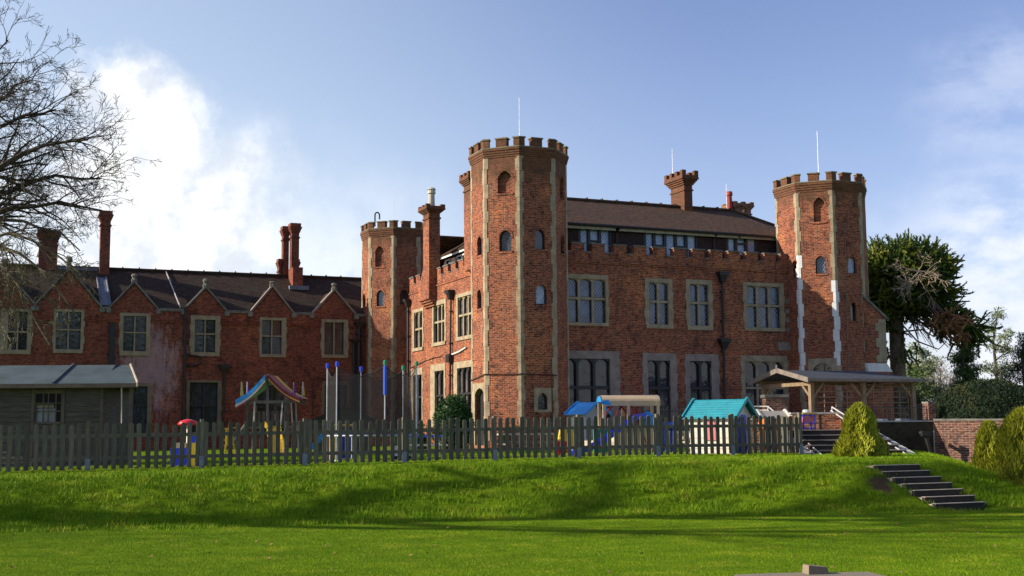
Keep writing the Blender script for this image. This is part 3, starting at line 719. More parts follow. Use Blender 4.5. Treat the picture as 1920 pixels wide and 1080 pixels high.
# breast and stack on the sunlit side wall
cl_ = Pl((-.42, 15.6), (0, -1), (-1, 0))
a_near = cl_.hit(804.4, 480)[0]; tn = 15.6 - a_near
wS = .62; dT = .95
zt_ = cl_.hit(804.4, 398)[1]; ztop = cl_.hit(804, 383)[1]; zbase = cl_.hit(804.4, 560)[1]; zsh1 = cl_.hit(804, 500)[1]; zsh0 = cl_.hit(804, 535)[1]
ch = stack('chimney', house, -.42, -.42 + wS, tn, tn + dT, zsh1, ztop, zt_, .24, True)
mb = MB()
mb.box(-.42, .0, tn, tn + 1.75, zbase, zsh0)
mb.hexa([(-.42, tn, zsh0), (.25, tn, zsh0), (.25, tn + 1.75, zsh0), (-.42, tn + 1.75, zsh0), (-.42, tn, zsh1), (.25, tn, zsh1), (.25, tn + dT, zsh1), (-.42, tn + dT, zsh1)])
for i in range(3): mb.box(-.42 + .1 * (i + 1), .0, tn + .03 * i, tn + 1.75 - .03 * i, zbase - .12 * (i + 1), zbase - .12 * i)
mb.build('chimney_breast', 'house_brick', ch)
mb = MB(); cx, cy = -.42 + wS / 2, tn + dT / 2; pt = [(cx, cy, ztop - .3), (cx, cy, ztop + .62), (cx, cy, ztop + .68), (cx, cy, ztop + .86), (cx, cy, ztop + .88), (cx, cy, ztop + .98)]
mb.tube(pt, [.19, .17, .23, .2, .25, .16], 12); mb.build('chimney_pot', 'pot_clay', ch)
# slim stack close behind the near tower
c2 = Pl((-.3, 15.6), (0, -1), (-1, 0)); a2 = c2.hit(882, 350)[0]; t2 = 15.6 - a2
stack('chimney', house, -.3, .3, t2, t2 + .9, 9.4, c2.hit(876, 325)[1], c2.hit(876, 347)[1], .2, True)
# ridge stack
pr_ = Pl((0, 5.9), (1, 0), (0, -1)); sa, sb = pr_.hit(1283, 360)[0], pr_.hit(1298, 360)[0]
stack('chimney', house, sa, sb, 5.9, 7.3, 12.6, pr_.hit(1283, 320)[1], pr_.hit(1283, 346)[1], .27, True)
pr2 = Pl((0, 9.5), (1, 0), (0, -1)); sa, sb = pr2.hit(1378, 390)[0], pr2.hit(1408, 390)[0]
c4 = stack('chimney', house, sa, sb, 9.5, 10.6, 11.5, pr2.hit(1390, 378.5)[1], pr2.hit(1390, 392)[1], .15, True, 'old_wall_brick')
p3 = pr2.hit(1370, 391); mb = MB(); zz = pr2.hit(1370, 359)[1]; mb.tube([(p3[0], 9.6, p3[1] - .6), (p3[0], 9.6, p3[1] + .25), (p3[0], 9.6, zz - .25), (p3[0], 9.6, zz - .22), (p3[0], 9.6, zz)], [.2, .17, .14, .2, .17], 12); mb.build('chimney_pot', 'red_pot', c4)
# ---- rods, pipes, cable
def rod(px, py0, py1, s, t, mat='steel_rail', r=.012):
    pl = Pl((0, t), (1, 0), (0, -1)); a, z = pl.hit(px, py0); z1 = pl.hit(px, py1)[1]; mb = MB(); mb.tube([(a, t, z - .3), (a, t, z1)], [r, r * .6], 5); mb.build('lightning_rod', mat, house)
rod(974, 250, 183, 0, .3); rod(1534.5, 318, 246, 0, .2); rod(1261.5, 335, 279, 0, 7); rod(1363, 392, 345, 0, 9.6, r=.012); rod(739, 412, 350, 0, 20, r=.012)
pB = Pl((0, 19.5), (1, 0), (0, -1)); a, z = pB.hit(703, 425); z1 = pB.hit(703, 403)[1]; mb = MB()
mb.tube([(a, 19.5, z)] + [(a + .14 - .14 * math.cos(x), 19.5, z1 + .16 * math.sin(x)) for x in [i * math.pi / 6 for i in range(7)]] + [(a + .28, 19.5, z1 - .25)], .045, 6); mb.build('vent_pipe', 'black_iron', tB)
def downpipe(par, pl, px, y0, y1, hoppers=(), r=.06, off=.12, px1=None):
    mb = MB(); px1 = px if px1 is None else px1
    a, z0_ = pl.hit(px, y0); b, z1_ = pl.hit(px1, y1); mb.tube([pl.P(a, z0_, off), pl.P((a + b) / 2, (z0_ + z1_) / 2, off), pl.P(b, z1_, off)], r, 8)
    n = max(2, int((z0_ - z1_) / 1.3))
    for i in range(n): k = (i + .5) / n; x = a + (b - a) * k; z = z0_ + (z1_ - z0_) * k; pbox(mb, pl, x - r * 1.5, x + r * 1.5, z, z + .07, 0, off + r * 1.2)
    for hy0, hy1, hx, hwid in hoppers:
        c, zt2 = pl.hit(hx, hy0); zb2 = pl.hit(hx, hy1)[1]; w2 = hwid; h = zt2 - zb2
        pbox(mb, pl, c - w2, c + w2, zt2 - h * .3, zt2, 0, .34); P = pl.P
        mb.hexa([P(c - w2 * .35, zb2, .22), P(c + w2 * .35, zb2, .22), P(c + w2 * .35, zb2, .02), P(c - w2 * .35, zb2, .02), P(c - w2 * .85, zt2 - h * .3, .3), P(c + w2 * .85, zt2 - h * .3, .3), P(c + w2 * .85, zt2 - h * .3, .01), P(c - w2 * .85, zt2 - h * .3, .01)])
        pbox(mb, pl, c - w2 * 1.12, c + w2 * 1.12, zt2 - .05, zt2 + .01, 0, .38)
    mb.build('downpipe', 'black_iron', par)
downpipe(house, FP, 1351.5, 520, 800, [(511, 530, 1351.5, .26), (636, 655, 1354.5, .27)], px1=1357)
downpipe(house, SP, 849.5, 556, 795, [(545, 562, 849, .28)], px1=847); downpipe(house, SP, 769, 562, 795, [(562, 576, 769, .2)], r=.07)
mb = MB(); a, z = SP.hit(847, 672); pbox(mb, SP, a - .25, a + .25, z - .2, z + .2, 0, .25); mb.build('junction_box', 'black_iron', house)
mb = MB(); pts = [SP.hit(849, 665), SP.hit(862, 660), SP.hit(872, 654), SP.hit(876, 651)]; mb.tube([SP.P(x, z, .07) for x, z in pts], .04, 6); mb.build('waste_pipe', 'white_paint', house)
mb = MB(); pts = [SP.hit(x, y) for x, y in ((771, 690), (785, 683), (800, 676), (815, 671), (828, 668), (832, 664))]; mb.tube([SP.P(x, z, .04) for x, z in pts], .018, 4)
zc_ = facA[7].hit(945, 702)[1]
ring_ = [Vector((v.x, v.y)) for v in vA]
def octp(k, off=.06): q = vA[k]; d = (q - Vector((0, 0))).normalized(); return (q.x + d.x * off, q.y + d.y * off)
mb.tube([(*octp(6), zc_ - .18), (*octp(7), zc_ + .02), (*octp(0), zc_), (*octp(1), zc_ - .05)], .022, 4)
mb.build('cable', 'black_iron', house)
mb = MB(); mb.tube([facA[0].P(1.42, zc_ - .03, .04), facA[0].P(1.42, 1.6, .04)], .014, 4); mb.build('cable', 'black_iron', house); mb = MB(); k = facC[0]; a, z = k.hit(1583, 420); b, z2 = k.hit(1590, 700); mb.tube([k.P(a, z, .04), k.P(b, z2, .04)], .014, 4); mb.build('cable', 'grey_wood', house)
# isolated replacement stones beside the right tower
for x0, y0_, x1, y1_ in ((1459, 642, 1484, 657), (1473, 560, 1481, 569), (1473, 580, 1481, 588), (1474, 596, 1481, 604), (1474, 616, 1481, 623)):
    mb = MB(); r = FP.rect(x0, y0_, x1, y1_); pbox(mb, FP, r[0], r[1], r[2], r[3], -.03, .022); mb.build('stone_block', 'stone_grey', house)
pl = facA[6]
# ================================================================= the service wing
WO = to_w(-14, 20, GZ)
wing = thing('gabled_wing', 'long dark red brick wing with a row of small gables under a brown roof', 'house', tuple(HO + V(0, 0, GZ)), HA)
WP = Pl((0, 20), (1, 0), (0, -1)); WL, WR = -31.0, -1.25
we = WP.hit(450, 583)[1]        # eaves level
wr = Pl((0, 24.3), (1, 0), (0, -1)).hit(420, 514)[1]
ww = [((0, 579, 59, 664), (15, 584, 51, 656), 2, 622, 1), ((100, 580, 157, 662), (105, 584.5, 151.5, 655), 2, 618, 1), ((224, 587, 281.5, 667), (231, 592.5, 274, 658.5), 2, 623.5, 1),
      ((357, 591.5, 412.5, 668), (365, 599.5, 404, 660.5), 2, 626, 1), ((486.5, 595.5, 536.5, 670), (491, 600.5, 528.5, 664), 2, 630, 1), ((602.5, 599, 652.5, 671), (608, 604.5, 645, 665), 2, None, 1),
      ((217, 718, 283, 815), (221, 724, 276, 812), 2, 761, 0), ((349, 713, 415, 815), (355, 717, 408, 812), 2, 761, 0), ((476, 716, 540, 815), (482, 722, 533, 812), 2, 764, 0), ((603.5, 715, 655, 815), (608, 722, 650, 812), 2, 765, 0)]
holes = []; specs = []
for ou, op, n, tr, up in ww:
    O_, P_ = WP.rect(*ou), WP.rect(*op); holes.append(grow(P_)); specs.append((O_, P_, n, WP.hit((op[0] + op[2]) / 2, tr)[1] if tr else None, up))
mb = MB(); pwall(mb, WP, WL, WR, GZ - .4, we, holes, .26)
zs_ = WP.hit(450, 606)[1]; a = WL
segs = sorted((s[0][0], s[0][1]) for s in specs if s[4])
for l, r in segs + [(WR, WR)]:
    if l - a > .1: pbox(mb, WP, a, l - .06, zs_ - .1, zs_, -.05, .07); pbox(mb, WP, a, l - .06, zs_, zs_ + .06, -.05, .11)
    a = r + .06
EW = Pl((WL, 29), (0, -1), (-1, 0)); pwall(mb, EW, 0, 9, GZ - .4, we); mb.face([EW.P(0, we), EW.P(9, we), EW.P(4.5, wr)])
BW = Pl((WR + 3, 29), (-1, 0), (0, 1)); pwall(mb, BW, 0, WR + 3 - WL, GZ - .4, we)
mb.build('wall', 'wing_brick', wing)
cp0 = MB(); edges = []
for (ax, ay), (lx, ly), (rx, ry), fy in (((8, 508), (-60, 568), (58, 568), 488), ((130, 506), (66, 568), (186, 575), 484), ((252, 531), (209, 579), (294, 580), 517), ((386, 541), (350, 583), (423, 586), 526), ((511, 539), (472, 587), (546, 588), 531), ((627, 546), (588, 590), (664, 593), 534)):
    edges.append((WP.hit(lx, ly)[0] - .1, WP.hit(rx, ry)[0] + .1))
a = edges[0][1]
for l, r in edges[1:] + [(WR, WR)]:
    if l - a > .05: pbox(cp0, WP, a, l, we - .13, we + .03, -.3, .07)
    a = r
cp0.build('parapet_coping', 'coping', wing)
for O_, P_, n, tr, up in specs:
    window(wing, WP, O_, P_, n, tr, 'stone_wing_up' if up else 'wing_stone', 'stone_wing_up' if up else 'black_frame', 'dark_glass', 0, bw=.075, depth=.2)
mb = MB(); rf(mb, [V(WL - .2, 20.05, we - .02), V(WR + 2, 20.05, we - .02), V(WR + 2, 24.3, wr), V(WL - .2, 24.3, wr)]); rf(mb, [V(WR + 2, 29.2, we - .1), V(WL - .2, 29.2, we - .1), V(WL - .2, 24.3, wr), V(WR + 2, 24.3, wr)])
wroof = mb.build('roof', 'wing_tile', wing)
mb = MB(); mb.tube([V(WL - .2, 24.3, wr + .02), V(WR + 2, 24.3, wr + .02)], .12, 8)
for i in range(32): s_ = WL + .5 + i * .93; mb.box(s_, s_ + .05, 24.18, 24.42, wr, wr + .19)
mb.build('ridge_tiles', 'wing_tile', wroof)
gab = [((8, 508), (-60, 568), (58, 568), 488), ((130, 506), (66, 568), (186, 575), 484), ((252, 531), (209, 579), (294, 580), 517), ((386, 541), (350, 583), (423, 586), 526), ((511, 539), (472, 587), (546, 588), 531), ((627, 546), (588, 590), (664, 593), 534)]
slope = (wr - we) / 4.55
for (ax, ay), (lx, ly), (rx, ry), fy in gab:
    A_ = WP.hit(ax, ay); Lc = WP.hit(lx, ly); Rc = WP.hit(rx, ry); zA = A_[1]; hw_ = (Rc[0] - Lc[0]) / 2; cx = A_[0]
    back = 19.75 + (zA - we + .05) / slope + .1
    g = MB(); P = WP.P; zb_ = we
    o_ = .004
    g.mi = 0
    pts = [P(cx - hw_, zb_ - .02, o_), P(cx + hw_, zb_ - .02, o_), P(cx, zA - .05, o_)]; pb = [P(cx - hw_, zb_ - .02, -.3), P(cx + hw_, zb_ - .02, -.3), P(cx, zA - .05, -.3)]
    g.face(pts); g.face(pb[::-1]); g.face([pts[0], pb[0], pb[1], pts[1]])
    gp = g.build('gable', 'wing_brick', wing)
    g = MB()
    for sg in (-1, 1):      # stone copings
        e0_, e1_ = (cx + sg * (hw_ + .12), zb_ - .12), (cx, zA + .02)
        g.hexa([P(e0_[0], e0_[1], .1), P(e1_[0], e1_[1], .1), P(e1_[0], e1_[1], -.34), P(e0_[0], e0_[1], -.34), P(e0_[0], e0_[1] + .15, .1), P(e1_[0], e1_[1] + .15, .1), P(e1_[0], e1_[1] + .15, -.34), P(e0_[0], e0_[1] + .15, -.34)])
        pbox(g, WP, e0_[0] - .13, e0_[0] + .13, zb_ - .30, zb_ - .06, -.2, .14)
    g.build('coping', 'coping' if ax < 450 else 'stone_grey', gp)
    g = MB(); zf = WP.hit(ax, fy)[1]; H = zf - zA
    g.prism([(cx + .2 * math.cos(t), 20.1 + .14 * math.sin(t)) for t in [math.pi / 4 + k * math.pi / 2 for k in range(4)]], zA + .06, zA + .22)
    g.tube([V(cx, 20.1, zA + .15), V(cx, 20.1, zA + .15 + H * .35), V(cx, 20.1, zA + .15 + H * .6), V(cx, 20.1, zA + .12 + H * .9), V(cx, 20.1, zf + .12)], [.17, .10, .17, .15, .05], 8)
    g.build('finial', 'coping', gp)
    y0 = 20.3
    rr = MB()
    for sg in (-1, 1):
        p = [V(cx + sg * (hw_ + .05), y0, zb_ - .03), V(cx, y0, zA + .03), V(cx, back, zA + .03)]
        if sg > 0: p = [p[0], p[2], p[1]]
        rr.face(p)
    rr.build('gable_roof', 'wing_tile', gp)
# lead valley flashing and parapet gutter pieces
mb = MB(); a0 = WP.hit(190, 540)[0]; 
def onroof(s, t, up=.06): return V(s, t, we - .05 + (t - 19.75) * slope + up)
mb.face([onroof(a0, 19.9), onroof(a0 + .5, 19.9), onroof(a0 + .5, 23.2), onroof(a0, 23.2)]); mb.tube([onroof(a0, 19.9, .1), onroof(a0, 23.2, .1)], .05, 6); mb.tube([onroof(a0 + .5, 19.9, .1), onroof(a0 + .5, 23.2, .1)], .05, 6)
s3 = Pl((0, 24.1), (1, 0), (0, -1)); b0_, b1_ = s3.hit(100, 503)[0], s3.hit(184, 503)[0]; mb.box(b0_, b1_, 24.1, 24.14, wr - .2, wr + .05)
mb.build('lead_flashing', 'lead', wroof)
a1 = WP.hit(338, 540)[0]; mb = MB(); mb.tube([onroof(a1, 19.8, .1), onroof(a1 - .25, 24.2, .1)], .035, 5); mb.build('cable', 'steel_rail', wroof)
# chimneys of the wing
cp = Pl((0, 24.0), (1, 0), (0, -1))
def wst(x0, x1, ytop, ycap, t0, dep, zb_, out=.14, parent=None, mat='chimney_brick'):
    a_, b_ = cp.hit(x0, 470)[0], cp.hit(x1, 470)[0]; return stack('chimney', parent or wing, a_, b_, t0, t0 + dep, zb_, cp.hit(x0, ytop)[1], cp.hit(x0, ycap)[1], out, False, mat)
wst(73, 108, 430, 449, 24.0, .55, wr - 1.2, .16)
k2 = wst(187, 205.5, 396, 414, 23.7, .62, wr - 1.5, .14)
k3 = wst(544, 558, 420, 438, 23.6, .55, wr - .2, .14); k4 = wst(532.5, 543.2, 423, 440, 24.2, .5, wr - .8, .12)
wst(525.5, 530, 484, 499, 24.3, .5, wr - .8, .10, k4); wst(558.8, 563, 485, 499, 24.3, .5, wr - .8, .10, k3)
mb = MB(); a_, b_ = cp.hit(541.5, 520)[0], cp.hit(560, 520)[0]; zz = cp.hit(550, 505)[1]; mb.box(a_, b_, 22.9, 24.6, cp.hit(550, 537)[1] - .3, zz); mb.build('chimney_base', 'wing_brick', k3)
mb = MB(); mb.box(a_ - .25, b_ + .3, 22.6, 22.92, cp.hit(550, 537)[1] - .35, cp.hit(550, 537)[1] - .1); mb.build('lead_flashing', 'lead', k3)
for px in (483.5, 506): a_, z_ = cp.hit(px, 516); mb = MB(); mb.tube([V(a_, 24.6, z_ - .4), V(a_, 24.6, z_ + .12)], .09, 8); mb.build('roof_vent', 'coping', wroof)
# pipes
def loopp(mb, pl, pts, r=.05): mb.tube([pl.P(*pl.hit(*p), .12) for p in pts], r, 6)
downpipe(wing, WP, 347.5, 575, 800, (), px1=344, r=.08)
downpipe(wing, WP, 420, 690, 800, [(684, 702, 420, .27)], px1=418, r=.06)
mb = MB(); loopp(mb, WP, [(349, 662), (353, 666), (372, 668), (377, 673), (376, 681), (368, 685), (350, 686)]); mb.build('waste_pipe', 'black_iron', wing)
mb = MB(); r_ = WP.rect(203, 606, 213, 800); pbox(mb, WP, r_[0], r_[1], r_[2], r_[3], .0, .22); mb.build('soil_pipe_casing', 'black_iron', wing)
mb = MB(); loopp(mb, WP, [(586, 800), (586, 712), (590, 710), (640, 712)], .03); mb.build('cable', 'black_iron', wing)
r_ = WP.rect(668, 600, 677, 800); downpipe(wing, WP, 672, 604, 800, [(604, 618, 672, .28)], r=.14); downpipe(wing, WP, 662, 637, 800, [(636, 644, 664, .3)], r=.09)
CURZ[0] = 0
# ================================================================= ground
def sm(x, a, b):
    t = max(0.0, min(1.0, (x - a) / (b - a))); return t * t * (3 - 2 * t)
def lerp_tab(x, tab):
    if x <= tab[0][0]: return tab[0][1]
    for (x0, y0), (x1, y1) in zip(tab, tab[1:]):
        if x <= x1: return y0 + (y1 - y0) * (x - x0) / (x1 - x0)
    return tab[-1][1]
FOOT = [(-60, 14), (-9.2, 22.3), (0, 24.7), (8, 25.5), (9.6, 26.0), (20, 28.0), (60, 32)]
CREST = [(-60, 16), (-10.3, 25.2), (0, 28.8), (7, 28.6), (8.6, 28.2), (20, 33), (60, 40)]
def ground_z(x, y, rough=True):
    top = .77 + .0085 * (x + 12) ; top = max(.70, min(.90, top))
    off = x - 9.35 - max(0, y - 28) * .29
    top *= 1 - sm(off, -.3, 3.8)
    a, b = lerp_tab(x, FOOT), lerp_tab(x, CREST)
    k = max(0.0, min(1.0, (y - a) / (b - a))); k = k * .55 + .45 * k * k * (3 - 2 * k)
    if rough:
        n = mnoise.noise(Vector((x * .8, y * .8, 0))) * .05 + mnoise.noise(Vector((x * 1.9, y * 2.6, 3))) * .05 + mnoise.noise(Vector((x * 3.6, y * 5, 5))) * .045
        z = top * k + n * math.sin(math.pi * k) * 1.1
        z += mnoise.noise(Vector((x * .25, y * .25, 9))) * .03 * (1 - k)
        z -= .28 * math.exp(-(((x - 7.85) / .5) ** 2 + ((y - 26.9) / .75) ** 2))
    else: z = top * k
    q = V(x - 9.25, y - 26.0, 0); a_, b_ = q.dot(V(.92, .39, 0)), q.dot(V(-.39, .92, 0))
    if abs(a_) < 2.2 and -.6 < b_ < 3.2:
        zs = max(0.0, min(.855, b_ / .315 * .122 + .06)) - .035; wgt = (1 - sm(abs(a_), .72, 2.1)) * sm(b_, -.6, -.05) * (1 - sm(b_, 2.5, 3.2))
        if abs(a_) < .60: zs -= .12
        z = z * (1 - wgt) + zs * wgt
    return z
def axis(segs):
    out = []
    for a, b, st in segs:
        n = max(1, int(round((b - a) / st))); out += [a + (b - a) * i / n for i in range(n)]
    return out + [segs[-1][1]]
gx = axis([(-900, -100, 100), (-100, -24, 6), (-24, 24, .14), (24, 100, 6), (100, 900, 100)])
gy = axis([(-200, 6, 20), (6, 20, .5), (20, 34, .11), (34, 60, 1), (60, 160, 12), (160, 1800, 200)])
gv = [(x, y, ground_z(x, y)) for y in gy for x in gx]; nx = len(gx)
gf = [(j * nx + i, j * nx + i + 1, (j + 1) * nx + i + 1, (j + 1) * nx + i) for j in range(len(gy) - 1) for i in range(nx - 1)]
me = bpy.data.meshes.new('lawn'); me.from_pydata(gv, [], gf); me.materials.append(MATS['turf']); me.polygons.foreach_set('use_smooth', [True] * len(gf))
lawn = bpy.data.objects.new('lawn', me); COL.objects.link(lawn); tag(lawn, kind='structure')

# grass blades: one tuft mesh scattered over the ground that the camera is near to
def tuft(name, n, h, spread, wd):
    mb = MB()
    for i in range(n):
        x, y = random.gauss(0, spread), random.gauss(0, spread); a = random.uniform(0, 6.28); hh = h * random.uniform(.5, 1.15); ln = hh * random.uniform(.2, .9); b = random.uniform(0, 6.28)
        dx, dy = math.cos(a) * wd / 2, math.sin(a) * wd / 2; lx, ly = math.cos(b) * ln, math.sin(b) * ln
        mb.face([(x - dx, y - dy, -.01), (x + dx, y + dy, -.01), (x + lx, y + ly, hh)])
    o = mb.build(name, 'grass_blade'); me_ = o.data; bpy.data.objects.remove(o); return me_
def scatter(name, base, tm, dens, seed, smin, smax):
    me_ = bpy.data.meshes.new(name); me_.from_pydata(base[0], [], base[1]); me_.materials.append(MATS['grass_blade'])
    o = bpy.data.objects.new(name, me_); COL.objects.link(o)
    src = bpy.data.objects.new(name + '_tuft', tm)        # kept out of the scene, only instanced
    ng = bpy.data.node_groups.new(name, 'GeometryNodeTree'); ng.interface.new_socket('Geometry', in_out='INPUT', socket_type='NodeSocketGeometry'); ng.interface.new_socket('Geometry', in_out='OUTPUT', socket_type='NodeSocketGeometry')
    N = ng.nodes; Lk = ng.links; gi = N.new('NodeGroupInput'); go = N.new('NodeGroupOutput')
    d = N.new('GeometryNodeDistributePointsOnFaces'); d.inputs['Density'].default_value = dens; d.inputs['Seed'].default_value = seed
    oi = N.new('GeometryNodeObjectInfo'); oi.inputs[0].default_value = src
    ip = N.new('GeometryNodeInstanceOnPoints'); rv = N.new('FunctionNodeRandomValue'); rv.data_type = 'FLOAT_VECTOR'; rv.inputs[0].default_value = (0, 0, 0); rv.inputs[1].default_value = (0, 0, 6.28)
    rs = N.new('FunctionNodeRandomValue'); rs.inputs[2].default_value = smin; rs.inputs[3].default_value = smax
    Lk.new(gi.outputs[0], d.inputs[0]); Lk.new(d.outputs[0], ip.inputs[0]); Lk.new(oi.outputs['Geometry'], ip.inputs['Instance'])
    Lk.new(rv.outputs[0], ip.inputs['Rotation']); Lk.new(rs.outputs[1], ip.inputs['Scale']); Lk.new(ip.outputs[0], go.inputs[0])
    md = o.modifiers.new('scatter', 'NODES'); md.node_group = ng
    return o
def patch(x0, x1, y0, y1, st, keep):
    nx_ = int((x1 - x0) / st) + 1; ny_ = int((y1 - y0) / st) + 1; v = [(x0 + i * st, y0 + j * st, ground_z(x0 + i * st, y0 + j * st)) for j in range(ny_) for i in range(nx_)]; f = []
    for j in range(ny_ - 1):
        for i in range(nx_ - 1):
            x, y = x0 + (i + .5) * st, y0 + (j + .5) * st
            if keep(x, y): f.append((j * nx_ + i, j * nx_ + i + 1, (j + 1) * nx_ + i + 1, (j + 1) * nx_ + i))
    return v, f
def onsteps(x, y):
    q = V(x - 9.25, y - 26.0, 0); a, b = q.dot(V(.92, .39, 0)), q.dot(V(-.39, .92, 0)); return -.58 < a < .60 and -.06 < b < 2.3
def inview(x, y): return abs(x) < y * .43 + .6
def isbank(x, y): return lerp_tab(x, FOOT) - .5 < y < lerp_tab(x, CREST) + .8
def bare(x, y): return ((x - 7.85) / .3) ** 2 + ((y - 26.8) / .5) ** 2 < .8 + .8 * mnoise.noise(Vector((x * 5, y * 5, 1))) or (2.6 < x < 4.5 and y < 14.75)
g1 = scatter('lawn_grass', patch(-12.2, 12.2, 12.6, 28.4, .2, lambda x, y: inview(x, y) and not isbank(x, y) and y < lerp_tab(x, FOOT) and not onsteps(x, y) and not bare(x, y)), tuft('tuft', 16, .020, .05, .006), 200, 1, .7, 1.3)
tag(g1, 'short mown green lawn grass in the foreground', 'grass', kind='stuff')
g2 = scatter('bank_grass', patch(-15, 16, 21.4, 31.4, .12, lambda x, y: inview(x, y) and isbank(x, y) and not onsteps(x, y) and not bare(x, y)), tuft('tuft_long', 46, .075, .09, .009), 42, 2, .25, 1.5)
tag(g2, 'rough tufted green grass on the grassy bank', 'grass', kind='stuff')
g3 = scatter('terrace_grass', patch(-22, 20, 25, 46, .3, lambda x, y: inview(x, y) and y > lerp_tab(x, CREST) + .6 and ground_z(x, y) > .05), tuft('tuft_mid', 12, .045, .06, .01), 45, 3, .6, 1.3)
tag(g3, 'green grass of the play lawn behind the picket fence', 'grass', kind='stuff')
mb = MB()
for i in range(150):
    y = random.uniform(14, 28); x = random.uniform(-.41, .41) * y; z = ground_z(x, y) + .05 + (.03 if isbank(x, y) else 0); a = random.uniform(0, 6.28); s_ = random.uniform(.015, .038)
    mb.face([(x + s_ * math.cos(a + k * 1.57), y + s_ * math.sin(a + k * 1.57), z + random.uniform(-.015, .015)) for k in range(4)])
for i in range(160):
    x = random.uniform(-12, -4.5); y = 30 + (x + 12.4) * .335 + random.uniform(-.25, .0); z = ground_z(x, y) + .05; a = random.uniform(0, 6.28); s_ = random.uniform(.03, .06)
    mb.face([(x + s_ * math.cos(a + k * 1.57), y + s_ * math.sin(a + k * 1.57), z + random.uniform(-.02, .02)) for k in range(4)])
tag(mb.build('fallen_leaves', 'leaf_litter'), 'dry brown fallen leaves scattered over the grass', 'leaves', kind='stuff')

# ---- sleeper steps in the bank
st_ = thing('garden_steps', 'seven dark timber riser steps climbing the grass bank', 'steps', (9.25, 26.0, 0), HA)
for i in range(7):
    mb = MB(); z = .122 * i; yb = i * .315; w2 = .60 + .012 * (6 - i)
    mb.box(-w2, w2, yb, yb + .10, z - .15, z + .122, 0); mb.box(-w2 + .01, w2 - .01, yb + .102, yb + (.62 if i < 6 else .40), z - .2, z + .112, 1)
    mb.box(-w2 - .01, w2 + .01, yb - .012, yb + .10, z + .1225, z + .134, 1)
    mb.build('step', ['sleeper_face', 'step_tread'], st_)
# ---- foreground slab with block
fs = thing('stone_slab', 'worn pale stone slab lying in the near lawn at the bottom edge', 'slab', (3.30, 14.42, 0), .05)
mb = MB(); mb.prism([(-.95, -.6), (.92, -.6), (.80, .19), (.30, .17), (.12, .22), (-.35, .18), (-.78, .10)], -.03, .06); mb.build('slab', 'slab_stone', fs)
fb = MB(); fb.hexa([(-.13, -.09, 0), (.13, -.09, 0), (.13, .09, 0), (-.13, .09, 0), (-.12, -.08, .1), (.10, -.08, .075), (.10, .08, .075), (-.12, .08, .1)])
bo = fb.build('stone_block', 'slab_stone'); bo.location = (3.46, 14.52, .061); bo.rotation_euler = (0, 0, .2); tag(bo, 'small squared stone block resting on the pale slab in the near lawn', 'block')

# ================================================================= terrace, retaining walls, stairs
TZ = 1.5
P_ = [to_w(1.6, -7), to_w(6.95, -7), V(8.75, 43.2, 0), V(8.75, 42.2, 0), V(9.0, 42.2, 0), V(11.15, 42.2, 0), V(11.5, 42.0, 0), V(14.0, 43.0, 0), V(19.5, 46, 0), to_w(20, -1), to_w(1.6, -.5)]
mb = MB(); mb.prism([(p.x, p.y) for p in P_], -.3, TZ)
tag(mb.build('terrace', 'cream_render'), kind='structure')
def bwall(name, label, pts, z0, z1s, th, mat, cap=None, capmat='coping', group=None, holes=None):
    t = thing(name, label, 'wall', (pts[0][0], pts[0][1], 0), 0, group); mb = MB(); cb = MB(); o = Vector(pts[0][:2])
    for i in range(len(pts) - 1):
        a, b = Vector(pts[i][:2]) - o, Vector(pts[i + 1][:2]) - o; d = (b - a).normalized(); n = Vector((-d.y, d.x)) * th; za, zb = z1s[i], z1s[i + 1]
        mb.hexa([(*a, z0), (*b, z0), (*(b + n), z0), (*(a + n), z0), (*a, za), (*b, zb), (*(b + n), zb), (*(a + n), za)])
        if cap:
            e = Vector((d.y, -d.x)) * .03; a2, b2 = a + e - d * .01, b + e + d * .01; n2 = Vector((-d.y, d.x)) * (th + .06)
            cb.hexa([(*a2, za + .002), (*b2, zb + .002), (*(b2 + n2), zb + .002), (*(a2 + n2), za + .002), (*a2, za + cap), (*b2, zb + cap), (*(b2 + n2), zb + cap), (*(a2 + n2), za + cap)])
    mb.build('wall_face', mat, t)
    if cap: cb.build('coping', capmat, t)
    return t
bwall('retaining_wall', 'dark mossy brick retaining wall below the timber pergola', [(11.45, 41.0), (13.98, 41.6)], -.3, [1.83, 1.83], .35, 'moss_brick', .05, 'white_coping')
gwl = bwall('garden_wall', 'old weathered red brick garden wall below the dark clipped yew dome', [(14.0, 41.55), (15.9, 40.2), (21, 38.6)], -.4, [1.86, 1.84, 1.82], .35, 'old_wall_brick', .07, 'coping')
bwall('terrace_wall', 'low cream rendered retaining wall in front of the ground-floor windows', [tuple(to_w(1.7, -7.06))[:2], tuple(to_w(6.9, -7.06))[:2]], .3, [1.52, 1.52], .05, 'cream_render', .06, 'stone_grey')
# iron railing along the terrace
rl = thing('iron_railing', 'black iron railing with arched tops along the terrace before the tall windows', 'railing', tuple(to_w(2.2, -6.9, TZ)), HA)
mb = MB(); LR = 6.3
mb.bar((0, 0, .12), (LR, 0, .12), .03, .03); mb.bar((0, 0, .86), (LR, 0, .86), .03, .03)
for i in range(int(LR / .13)): x = .02 + i * .13; mb.tube([(x, 0, 0), (x, 0, .98 + .05 * (i % 2))], .013, 4)
mb.build('bars', 'black_iron', rl)
for i in range(6):
    p = MB(); x = i * (LR / 5); p.tube([(x, 0, 0), (x, 0, 1.08)], .022, 6); p.build('post', 'black_iron', rl)
mb = MB(); mb.tube([(LR * .6 + .5 * math.cos(a), 0, 1.0 + .3 * math.sin(a)) for a in [math.pi * i / 8 for i in range(9)]], .014, 5); mb.build('arch', 'black_iron', rl)
